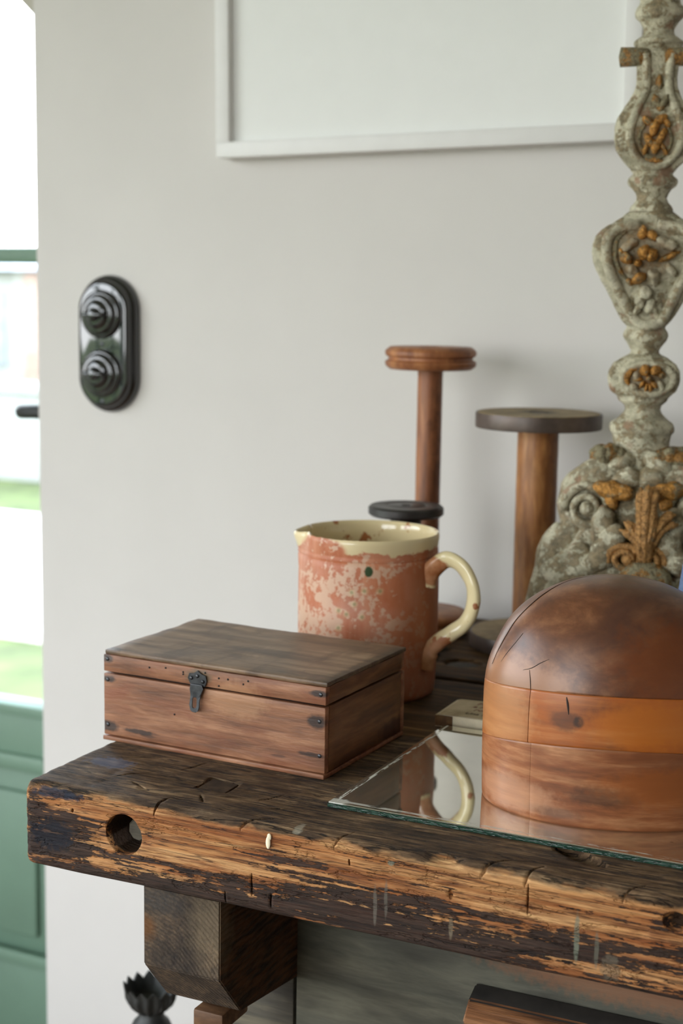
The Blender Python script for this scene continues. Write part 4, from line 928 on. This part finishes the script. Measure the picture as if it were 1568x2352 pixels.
# ---------------------------------------------------------------- carved altar candlestick
CC = Vector((0.3260, 1.6615, 0))
CAZ = math.atan2(-CC.x, CC.y)
cs = thing('altar_candlestick', 'tall carved candlestick in flaking grey-green paint with gilt ornament, behind the hat block', 'candlestick', CC, CAZ)
def vz(v): return ((-7.73550519e-13 * v - 1.74567164e-08) * v - 4.39416074e-04) * v + 7.24042117e-01
PXM = 2190.0
prof_c = [(-205, 30, 0), (-190, 62, 0), (-180, 88, 0), (-165, 92, 0), (-150, 70, 0), (-130, 44, 0), (-100, 36, 0), (-70, 44, 0), (-40, 56, 0), (-15, 50, 0), (0, 45, 0), (10, 46, 0), (18, 53, 0), (30, 56, 0), (42, 54, 0), (50, 45, 0), (58, 40, 0), (70, 34, 0), (84, 38, 0), (92, 50, 0), (96, 56, 0), (103, 57, 0),
          (108, 52, .4), (120, 50, .8), (150, 48, 1), (180, 46, 1), (205, 48, 1), (230, 58, 1), (250, 72, 1), (275, 86, 1), (300, 92, 1), (325, 92, 1), (350, 86, 1), (370, 74, 1), (385, 60, .8), (392, 52, .3), (398, 47, 0), (403, 48, 0), (410, 56, 0), (418, 58, 0), (426, 55, 0), (434, 46, 0), (445, 38, 0), (455, 34, 0), (465, 38, 0), (474, 47, 0), (480, 50, 0), (486, 50, 0),
          (490, 56, .2), (500, 66, .5), (512, 84, 1), (520, 98, 1), (530, 112, 1), (545, 124, 1), (562, 131, 1), (585, 132, 1), (605, 128, 1), (625, 120, 1), (645, 108, 1), (665, 97, 1), (690, 84, 1), (715, 71, 1), (735, 58, .8), (744, 49, .4), (750, 45, 0), (755, 46, 0), (762, 51, 0), (772, 53, 0), (781, 50, 0), (790, 43, 0), (798, 38, 0), (806, 33, 0), (812, 35, 0),
          (818, 46, .2), (824, 58, .5), (834, 73, .8), (848, 82, .9), (865, 85, .9), (882, 82, .9), (896, 76, .7), (905, 66, .3), (912, 60, 0), (920, 58, 0), (926, 50, 0), (932, 44, 0), (940, 42, 0), (950, 46, 0), (958, 54, 0), (966, 64, 0), (972, 74, 0), (980, 77, 0), (990, 76, 0), (997, 70, 0), (1004, 68, 0), (1016, 67, 0), (1030, 66, .2),
          (1050, 66, .5), (1075, 76, .8), (1100, 98, 1), (1125, 118, 1), (1150, 126, 1), (1180, 128, 1), (1205, 134, 1), (1230, 146, 1), (1255, 164, 1), (1280, 186, 1), (1310, 206, 1), (1350, 226, 1), (1400, 256, 1), (1450, 262, 1), (1500, 262, 1), (1532, 258, 1)]
pv = np.array([p[0] for p in prof_c], float); ph = np.array([p[1] for p in prof_c], float); pt_ = np.array([p[2] for p in prof_c], float)
def tri(th, k):                                   # rounded triangle, flat face towards -Y, corners left, right and back
    a = ((th - radians(90)) + pi / 3) % (2 * pi / 3) - pi / 3
    flat = cos(pi / 3) / cos(pi / 3 - abs(a))
    flat = 0.22 + 0.78 * flat if False else (flat ** 0.8)
    rnd = 1.0
    m = flat * (1 - 0.10 * (abs(a) < 0.0)) 
    # soften the corner
    m = min(m, 0.93 - 0.25 * a * a) / 0.93
    corr = 1.0 / (0.93 * 1.0)
    return rnd * (1 - k) + k * m * 1.12
def csec(v, th):
    r = float(np.interp(v, pv, ph)) / PXM; k = float(np.interp(v, pv, pt_)); return r * tri(th, k)
# correct so that the left/right silhouette equals the measured half width
_kk = np.linspace(0, 1, 11); _c = []
for k in _kk: _c.append(max(tri(a, k) * cos(a) for a in np.linspace(-pi / 2, pi / 2, 181)))
def cpt(v, th):
    k = float(np.interp(v, pv, pt_)); r = float(np.interp(v, pv, ph)) / PXM * tri(th, k) / float(np.interp(k, _kk, _c))
    return Vector((r * cos(th), r * sin(th), vz(v)))
def body_seg(name, v0, v1, label=None, nt=120, amt=0.0011, caps=True):
    vs = [v for v in np.arange(v0, v1, 3.0)] + [v1]
    rings = [[cpt(v, 2 * pi * j / nt) for j in range(nt)] for v in vs][::-1]
    bm = bmesh.new(); add_rings(bm, rings)
    bm.normal_update()
    for v in bm.verts:
        a = noise.noise(v.co * 45) * 0.6 + noise.noise(v.co * 130) * 0.5 + min(0, noise.noise(v.co * 90 + Vector((5, 5, 5))) + 0.15) * 0.9
        v.co += v.normal * a * amt
    for v in bm.verts:
        if v1 > 1500 and v.co.z < 0.0: v.co.z = 0.0
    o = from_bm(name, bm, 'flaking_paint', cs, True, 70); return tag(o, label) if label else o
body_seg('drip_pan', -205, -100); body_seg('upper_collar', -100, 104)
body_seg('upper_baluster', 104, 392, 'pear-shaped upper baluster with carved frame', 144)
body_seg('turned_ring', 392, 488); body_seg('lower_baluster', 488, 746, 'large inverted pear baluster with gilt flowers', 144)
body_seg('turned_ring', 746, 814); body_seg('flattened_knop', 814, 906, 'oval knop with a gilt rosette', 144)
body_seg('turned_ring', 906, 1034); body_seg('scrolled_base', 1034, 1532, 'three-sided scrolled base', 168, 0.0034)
def ax(v): return 0.0                              # local x of the axis
def lx(u, v):                                      # photograph column -> local x (measured from the axis)
    return (u - (1510.0 - (v - 340) * 0.0445 - 8)) / PXM
def front(x, v, off=0.0):
    ths = np.linspace(pi, 2 * pi, 121); best = None
    for a, b in zip(ths[:-1], ths[1:]):
        pa, pb = cpt(v, a), cpt(v, b)
        if (pa.x - x) * (pb.x - x) <= 0 and pa.x != pb.x:
            t = (x - pa.x) / (pb.x - pa.x); p = pa + (pb - pa) * t; return Vector((x, p.y - off, p.z))
    p = cpt(v, pi if x < 0 else 0); return Vector((x, p.y - off, p.z))
def f3(u, v, off=0.0): return front(lx(u, v), v, off)
def ridge(name, pts, r, mat, off=0.001, flat=None, taper=True, label=None, closed=False, lump=0.0006):
    path = smooth_path([f3(u, v, off) for u, v in pts], 6); n = len(path)
    rr = [r * (0.4 + 0.6 * sin(pi * (i + .5) / n)) if taper else r for i in range(n)]
    bm = bmesh.new(); add_tube(bm, path, rr, 12, flat); displace(bm, lump, 160)
    o = from_bm(name, bm, mat, cs); return tag(o, label) if label else o
def leafs(name, items, mat, label=None, lump=0.28):     # items: (u, v, half length px, half width px, angle deg, thickness m)
    bm = bmesh.new()
    for (u, v, a, b, ang, th) in items:
        p = f3(u, v, th * 0.25)
        add_ellipsoid(bm, p, (a / PXM, th, b / PXM), Matrix.Rotation(radians(ang), 4, 'Y'), 20, 12, lump, 150)
    o = from_bm(name, bm, mat, cs); return tag(o, label) if label else o
def torus_frame(name, cu, cv, ru, rv, r, mat, off=0.001, egg=0.0, a0=0, a1=360, label=None, rows=1):
    pts = []
    for i in range(49):
        a = radians(a0 + (a1 - a0) * i / 48); w = 1 + egg * sin(a)
        pts.append((cu + ru * w * cos(a), cv - rv * sin(a)))
    path = [f3(u, v, off) for u, v in pts]
    bm = bmesh.new(); add_tube(bm, path, r, 12); displace(bm, 0.0006, 140)
    o = from_bm(name, bm, mat, cs); return tag(o, label) if label else o
# upper baluster: rolled ends at its top, tall frame, gilt ornament
bm = bmesh.new()
for sx in (-1, 1):
    c = Vector((sx * 0.0225, -0.010, vz(133))); 
    add_lathe(bm, [(0.0005, -0.016), (0.0085, -0.015), (0.0105, -0.012), (0.0098, 0.0), (0.0102, 0.016), (0.0005, 0.018)], 28, mat=Matrix.Translation(c) @ Matrix.Rotation(radians(90 * sx), 4, 'Y'))
displace(bm, 0.0008, 110); from_bm('scroll_end', bm, 'faded_gilt', cs)
ridge('frame_moulding', [(1484, 128), (1486, 170), (1484, 210), (1466, 255), (1449, 300), (1450, 335), (1468, 370), (1505, 386), (1540, 370), (1562, 335), (1564, 300), (1550, 255), (1536, 210), (1536, 170), (1544, 128)], 0.0046, 'flaking_paint', 0.0012, None, False, 'raised pear-shaped border')
leafs('gilt_leaf', [(1514, 193, 17, 8, 90, .004), (1508, 240, 22, 10, 60, .005), (1524, 243, 22, 9, 118, .005)], 'faded_gilt', 'small faded leaf bud')
leafs('gilt_ornament', [(1489, 283, 16, 9, 30, .006), (1516, 281, 17, 10, -25, .006), (1532, 290, 12, 8, 50, .005), (1503, 300, 20, 10, 100, .006), (1490, 328, 20, 9, 60, .005), (1518, 322, 22, 9, 115, .006), (1504, 343, 16, 11, 90, .006), (1484, 345, 16, 6, 110, .004), (1524, 346, 16, 6, 60, .004), (1503, 372, 24, 6, 5, .004)], 'worn_gilt', 'gilt carved ornament')
torus_frame('inner_border', 1505, 325, 36, 42, 0.0018, 'faded_gilt', 0.0005, a0=130, a1=410)
# lower baluster
ridge('frame_moulding', [(1470, 520), (1425, 528), (1398, 552), (1394, 585), (1402, 625), (1420, 665), (1440, 705), (1462, 738), (1490, 746), (1518, 735), (1538, 700), (1556, 660), (1578, 620), (1592, 585), (1588, 552), (1562, 528), (1510, 520)], 0.0060, 'flaking_paint', 0.0012, None, False, 'raised border of the large baluster')
ridge('inner_border', [(1440, 535), (1418, 556), (1414, 590), (1424, 622), (1444, 648)], 0.0030, 'faded_gilt', 0.0005)
leafs('gilt_leaf', [(1476, 537, 17, 11, 100, .009), (1498, 545, 16, 10, 60, .008), (1481, 583, 18, 15, 80, .012), (1496, 588, 16, 14, 110, .012), (1440, 596, 17, 12, 50, .010), (1428, 584, 12, 7, 80, .006), (1537, 590, 26, 7, -25, .007), (1465, 606, 10, 8, 20, .008), (1468, 640, 19, 12, 150, .010), (1446, 648, 10, 7, 40, .006)], 'worn_gilt', 'bright gilt flower and fruit carving')
leafs('carved_leaf', [(1532, 563, 26, 14, 20, .008), (1448, 566, 22, 12, -35, .007), (1500, 636, 17, 14, 80, .009), (1451, 620, 16, 12, 30, .007), (1482, 672, 20, 14, 90, .008), (1470, 690, 18, 12, 70, .008), (1492, 702, 18, 13, 110, .008), (1462, 712, 12, 9, 120, .006), (1502, 710, 12, 8, 50, .006), (1540, 620, 20, 9, 60, .006)], 'flaking_paint', 'worn carved leaves', 0.4)
ridge('inner_border', [(1452, 690), (1448, 715), (1458, 728)], 0.0022, 'faded_gilt', 0.0005)
# knop: oval medallion with rosette
torus_frame('medallion_border', 1488, 868, 58, 34, 0.0042, 'flaking_paint', 0.0010, label='oval border')
ridge('gilt_crescent', [(1462, 842), (1446, 852), (1438, 868), (1444, 888)], 0.0044, 'worn_gilt', 0.0010)
leafs('rosette', [(1480, 848, 14, 12, 60, .008), (1504, 848, 15, 12, -50, .008), (1519, 858, 10, 8, 0, .006), (1474, 880, 12, 5, 125, .006), (1484, 887, 13, 5, 100, .006), (1493, 888, 13, 5, 80, .006), (1503, 880, 12, 7, 40, .006), (1464, 868, 12, 6, 170, .005), (1490, 866, 6, 6, 0, .009)], 'worn_gilt', 'gilt rosette', 0.3)
leafs('carved_leaf', [(1462, 862, 14, 9, 120, .005), (1516, 880, 14, 9, 60, .006), (1458, 885, 12, 8, 30, .005)], 'flaking_paint', None, 0.4)
# base: volutes at the silhouette, leaf scrolls, central lily, lower curls
def volute(name, u, v, R, y, mat, turn=1, width=0.020, mirror=False, label=None):
    bm = bmesh.new(); cx = lx(u, v) * (-1 if mirror else 1); sx = -1 if mirror else 1; cz = vz(v)
    path = []; rr = []
    for i in range(60):
        a = radians(80) + i / 59 * radians(620); q = R * (1 - 0.74 * i / 59)
        path.append(Vector((cx + sx * -q * cos(a - pi / 2) , y - 0.010 * i / 59, cz + q * sin(a - pi / 2 + 0)))); rr.append(R * 0.21 * (1 - 0.45 * i / 59))
    add_tube(bm, path, rr, 12)
    add_ellipsoid(bm, Vector((cx, y - 0.010, cz)), (R * 0.30, R * 0.34, R * 0.30))
    add_lathe(bm, [(0.0005, -width), (R * 0.93, -width), (R * 0.96, -0.004), (R * 0.8, -0.002), (0.0005, -0.002)], 40, mat=Matrix.Translation((cx, y, cz)) @ Matrix.Rotation(radians(90), 4, 'X'))
    displace(bm, 0.0012, 90)
    o = from_bm(name, bm, mat, cs); return tag(o, label) if label else o
VO = front(lx(1360, 1165), 1165).y
for mr in (False, True):
    volute('corner_volute', 1348, 1158, 0.0265, -0.040, 'flaking_paint', mirror=mr, width=0.045)
    s = -1 if mr else 1
    def L3(u, v, y): return Vector((s * lx(u, v), y, vz(v)))
    # arm sweeping from the column down over the volute
    bm = bmesh.new(); P = smooth_path([L3(1420, 1085, -0.024), (L3(1375, 1090, -0.028)), L3(1335, 1105, -0.026), L3(1304, 1135, -0.022), L3(1298, 1170, -0.018), L3(1308, 1205, -0.02), L3(1290, 1235, -0.022), L3(1262, 1262, -0.024), L3(1246, 1290, -0.026), L3(1234, 1335, -0.030), L3(1222, 1400, -0.034), L3(1214, 1470, -0.038), L3(1210, 1530, -0.04)], 6)
    n = len(P); add_tube(bm, P, [0.010 + 0.003 * sin(i * 0.21) for i in range(n)], 16, (1.0, 1.5)); displace(bm, 0.002, 60)
    for v in bm.verts: v.co.z = max(v.co.z, 0.0)
    tag(from_bm('scroll_arm', bm, 'flaking_paint', cs), 'outer scroll arm sweeping down to the foot')
    # top curled leaf
    bm = bmesh.new()
    add_ellipsoid(bm, L3(1382, 1044, -0.022), (0.014, 0.016, 0.0125), None, 24, 16, 0.3, 110); add_ellipsoid(bm, L3(1402, 1040, -0.024), (0.012, 0.014, 0.0115), None, 20, 12, 0.35, 130)
    add_ellipsoid(bm, L3(1424, 1044, -0.024), (0.010, 0.013, 0.009), None, 20, 12, 0.35, 130)
    tag(from_bm('curled_leaf', bm, 'faded_gilt', cs), 'curled leaf at the shoulder of the base')
    bm = bmesh.new()
    add_ellipsoid(bm, L3(1420, 1064, -0.024), (0.020, 0.015, 0.013), Matrix.Rotation(radians(-s * 30), 4, 'Y'), 24, 16, 0.35, 90); add_ellipsoid(bm, L3(1436, 1092, -0.030), (0.018, 0.013, 0.014), None, 20, 14, 0.35, 90)
    add_ellipsoid(bm, L3(1372, 1080, -0.026), (0.018, 0.014, 0.010), Matrix.Rotation(radians(-s * 25), 4, 'Y'), 24, 16, 0.3, 90)
    from_bm('acanthus_mass', bm, 'flaking_paint', cs)
    bm = bmesh.new()
    add_ellipsoid(bm, L3(1404, 1118, -0.044), (0.020, 0.010, 0.011), Matrix.Rotation(radians(s * 12), 4, 'Y'), 24, 14, 0.3, 110); add_ellipsoid(bm, L3(1432, 1122, -0.046), (0.012, 0.008, 0.009), None, 20, 12, 0.3, 110); add_ellipsoid(bm, L3(1404, 1140, -0.044), (0.008, 0.008, 0.012), None, 20, 12, 0.3, 110)
    from_bm('gilt_leaf', bm, 'worn_gilt', cs)
    # panel swellings on the foot and the little spiral curls beside the lily
    bm = bmesh.new(); add_ellipsoid(bm, L3(1310, 1300, -0.050), (0.034, 0.014, 0.024), Matrix.Rotation(radians(-s * 25), 4, 'Y'), 28, 18, 0.25, 70); from_bm('foot_boss', bm, 'flaking_paint', cs)
    bm = bmesh.new(); cx, cz = s * lx(1437, 1262), vz(1262); path = []; rr = []
    for i in range(50):
        a = radians(200) - i / 49 * radians(560); q = 0.0155 * (1 - 0.62 * i / 49)
        path.append(Vector((cx + s * q * cos(a) * 1.25, -0.066 - 0.004 * i / 49, cz + q * sin(a)))); rr.append(0.0042 * (1 - .2 * i / 49))
    add_tube(bm, path, rr, 12); add_ellipsoid(bm, Vector((cx + s * .002, -0.069, cz)), (0.0065, 0.006, 0.0075)); displace(bm, 0.0006, 120); tag(from_bm('spiral_curl', bm, 'bronze_gilt', cs), 'small gilt curl beside the lily')
    bm = bmesh.new(); add_ellipsoid(bm, L3(1395, 1240, -0.060), (0.016, 0.010, 0.026), Matrix.Rotation(radians(s * 30), 4, 'Y'), 24, 16, 0.3, 90); add_ellipsoid(bm, L3(1385, 1195, -0.050), (0.013, 0.012, 0.022), None, 24, 16, 0.3, 90); add_ellipsoid(bm, L3(1370, 1270, -0.060), (0.020, 0.012, 0.012), Matrix.Rotation(radians(-s * 30), 4, 'Y'), 24, 16, 0.3, 80)
    from_bm('acanthus_mass', bm, 'flaking_paint', cs)
def lily(pts, r0, r1):
    bm = bmesh.new(); P = smooth_path([Vector((lx(u, v), y, vz(v))) for u, v, y in pts], 8); n = len(P)
    for k in (-1, 0, 1):                          # ribbed petal: three strands that fan out
        Q = []
        for i, p in enumerate(P):
            t = (P[min(i + 1, n - 1)] - P[max(i - 1, 0)]).normalized(); side = Vector((t.z, 0, -t.x))
            Q.append(p + side * k * (0.55 * (r0 + (r1 - r0) * i / (n - 1))) * (1 + 0.5 * i / n) + Vector((0, 0.0012 * abs(k), -0.0045 * abs(k) * i / n)))
        add_tube(bm, Q, [(r0 + (r1 - r0) * sin(pi * 0.5 * i / (n - 1))) * 0.62 * (1 if i < n - 6 else (n - i) / 6.5) for i in range(n)], 12, (0.9, 0.8))
    displace(bm, 0.0014, 110)
    return tag(from_bm('lily_petal', bm, 'bronze_gilt', cs), 'bronze-gilt ribbed petal of the central lily')
lily([(1481, 1264, -0.072), (1481, 1220, -0.078), (1483, 1170, -0.076), (1487, 1120, -0.068), (1490, 1095, -0.064)], 0.0070, 0.0100)
lily([(1476, 1256, -0.071), (1470, 1222, -0.075), (1452, 1195, -0.072), (1432, 1178, -0.068)], 0.0040, 0.0080)
lily([(1486, 1256, -0.071), (1494, 1222, -0.075), (1512, 1190, -0.072), (1534, 1168, -0.068), (1552, 1160, -0.066)], 0.0040, 0.0080)
lily([(1484, 1250, -0.073), (1490, 1215, -0.080), (1497, 1175, -0.076), (1501, 1130, -0.066)], 0.0035, 0.0050)
bm = bmesh.new(); add_ellipsoid(bm, Vector((lx(1480, 1320), -0.070, vz(1330))), (0.030, 0.018, 0.032), None, 32, 20, 0.12, 60); tag(from_bm('shell_boss', bm, 'faded_gilt', cs), 'rounded gilt boss under the lily')
# pricket on top (beyond the frame)
bm = bmesh.new(); add_lathe(bm, [(0.003, 0), (0.003, 0.02), (0.0004, 0.07)], 12, c=(0, 0, vz(-203))); from_bm('pricket', bm, 'black_iron', cs)

# ---------------------------------------------------------------- blue book at the right edge
bl = thing('blue_book', 'blue book leaning at the right edge of the photo behind the hat block', 'book', bench_pt(0.4470, 0.400, 0.0155), BA)
bl.rotation_euler = (0, radians(7.0), BA)
box('page_block', (0.003, 0.003, 0.002), (0.147, 0.024, 0.218), 'page_paper', bl, 0.0005)
box('cover', (0, 0, 0), (0.15, 0.003, 0.222), 'blue_cloth', bl, 0.0008); box('cover', (0, 0.0245, 0), (0.15, 0.0275, 0.222), 'blue_cloth', bl, 0.0008); box('spine', (0, 0.0028, 0), (0.003, 0.0247, 0.222), 'blue_cloth', bl, 0.0008)

# ---------------------------------------------------------------- picture
pic = thing('picture_frame', 'large white framed picture with a blank pale sheet, hanging above the bobbins', 'picture', wall_pt(-0.4255, 0, 0.5915), WA)
pic.rotation_euler = (0, radians(-0.75), WA)
PW, PH, PD, PBR = 0.582, 0.80, 0.036, 0.0205
prof_f = None
def bar(name, a, b):
    return box(name, a, b, 'white_frame', pic, 0.0012)
bar('frame_bar', (0, -PD, 0), (PW, 0, PBR)); bar('frame_bar', (0, -PD, PH - PBR), (PW, 0, PH)); bar('frame_bar', (0, -PD, PBR), (PBR, 0, PH - PBR)); bar('frame_bar', (PW - PBR, -PD, PBR), (PW, 0, PH - PBR))
tag(box('mat_board', (PBR, -PD + 0.012, PBR), (PW - PBR, -PD + 0.014, PH - PBR), 'mat_board', pic, 0), 'blank off-white sheet')

# ---------------------------------------------------------------- rotary light switch
sw = thing('light_switch', 'glossy black double rotary light switch on an oval plate, on the wall', 'light switch', wall_pt(-0.6230, 0, 0.3355), WA)
def stadium(w, h, n=24):
    r = w / 2; c = h / 2 - r; out = []
    for i in range(n + 1): a = pi * i / n; out.append((r * cos(a), c + r * sin(a)))
    for i in range(n + 1): a = pi + pi * i / n; out.append((r * cos(a), -c + r * sin(a)))
    return out
def stad_lathe(name, prof, label):                 # prof: (inset, height)
    bm = bmesh.new(); rings = []
    for w, h, d in prof: rings.append([Vector((x, -d, z)) for x, z in stadium(w, h)])
    add_rings(bm, rings); o = from_bm(name, bm, 'bakelite', sw, True, 70); return tag(o, label)
stad_lathe('back_plate', [(0.100, 0.196, 0.0), (0.102, 0.198, 0.002), (0.101, 0.197, 0.006), (0.098, 0.194, 0.009), (0.096, 0.192, 0.011)], 'wide oval back plate')
stad_lathe('front_plate', [(0.088, 0.184, 0.010), (0.088, 0.184, 0.017), (0.0855, 0.1815, 0.0200), (0.081, 0.177, 0.0222), (0.074, 0.170, 0.0230)], 'raised oval front plate')
for i, z in enumerate((0.0425, -0.0415)):
    m = Matrix.Translation((0, -0.022, z)) @ Matrix.Rotation(radians(90), 4, 'X')
    bm = bmesh.new(); add_lathe(bm, [(0.0345, 0), (0.0345, 0.004), (0.0330, 0.0065), (0.0305, 0.0080), (0.0290, 0.0080), (0.0285, 0.0105), (0.0265, 0.0130), (0.0235, 0.0148), (0.0215, 0.0142), (0.0200, 0.0150), (0.0185, 0.0172), (0.0150, 0.0190), (0.0120, 0.0195)], 56, mat=m)
    dome = from_bm('dome', bm, 'bakelite', sw, True, 75)
    bm = bmesh.new(); add_lathe(bm, [(0.0105, 0.018), (0.0095, 0.024), (0.0085, 0.0270), (0.0050, 0.0290)], 28, mat=m)
    add_tube(bm, [Vector((-0.0185, -0.022 - 0.0225, z)), Vector((-0.012, -0.022 - 0.0235, z)), Vector((0, -0.022 - 0.0240, z)), Vector((0.012, -0.022 - 0.0235, z)), Vector((0.0185, -0.022 - 0.0225, z))], [0.0052, 0.0050, 0.0042, 0.0050, 0.0052], 16, (1, 0.8))
    tag(from_bm('knob', bm, 'bakelite', dome), 'turn knob with a bar handle')
bm = bmesh.new()
add_ellipsoid(bm, (0.0, -0.0232, -0.0820), (0.0035, 0.0012, 0.0035)); from_bm('plate_screw', bm, 'dark_metal', sw)
bm = bmesh.new(); add_ellipsoid(bm, (0.0, -0.0232, 0.0), (0.0035, 0.0012, 0.0035)); from_bm('plate_screw', bm, 'dark_metal', sw)

# ---------------------------------------------------------------- iron candle holder on the floor
ih = thing('iron_candle_holder', 'black iron candle holder with a spiked crown cup, on the floor beside the bench', 'candle holder', (-0.2210, 1.7400, FL), 0.2)
HT = 0.485
prh = [(0.066, 0), (0.066, 0.006), (0.054, 0.012), (0.032, 0.022), (0.017, 0.045), (0.012, 0.09), (0.020, 0.130), (0.026, 0.150), (0.017, 0.175), (0.011, 0.22), (0.010, 0.38), (0.012, 0.425), (0.020, 0.440), (0.016, 0.450), (0.022, 0.466), (0.0265, 0.478), (0.022, 0.488), (0.016, 0.494), (0.0150, 0.502)]
lathe('stem', prh, 'black_iron', ih, 32, 50)
bm = bmesh.new(); seg = 168; outer_r = []; 
rings = []
for (r, z) in [(0.0150, 0.501), (0.0200, 0.505), (0.0265, 0.512), (0.0300, 0.520), (0.0305, 0.527)]:
    rings.append([Vector((r * (1 + .05 * cos(14 * 2 * pi * j / seg)) * cos(2 * pi * j / seg), r * (1 + .05 * cos(14 * 2 * pi * j / seg)) * sin(2 * pi * j / seg), z)) for j in range(seg)])
def spike(j): t = (j * 14 / seg) % 1.0; return 0.0085 * (1 - abs(2 * t - 1)) ** 0.9
rings.append([Vector(((0.0322 + spike(j) * .25) * cos(2 * pi * j / seg), (0.0322 + spike(j) * .25) * sin(2 * pi * j / seg), 0.530 + spike(j))) for j in range(seg)])
rings.append([Vector(((0.0300 + spike(j) * .25) * cos(2 * pi * j / seg), (0.0300 + spike(j) * .25) * sin(2 * pi * j / seg), 0.5295 + spike(j))) for j in range(seg)])
for (r, z) in [(0.0272, 0.524), (0.0245, 0.516), (0.018, 0.510), (0.004, 0.508)]: rings.append([Vector((r * cos(2 * pi * j / seg), r * sin(2 * pi * j / seg), z)) for j in range(seg)])
add_rings(bm, rings); tag(from_bm('crown_cup', bm, 'black_iron', ih, True, 60), 'spiked crown-shaped cup')

# ---------------------------------------------------------------- lift everything so that the floor is at z = 0
for o in list(COL.objects):
    if o.parent is None and o.type in {'MESH', 'EMPTY'}:
        o.location.z += Z0
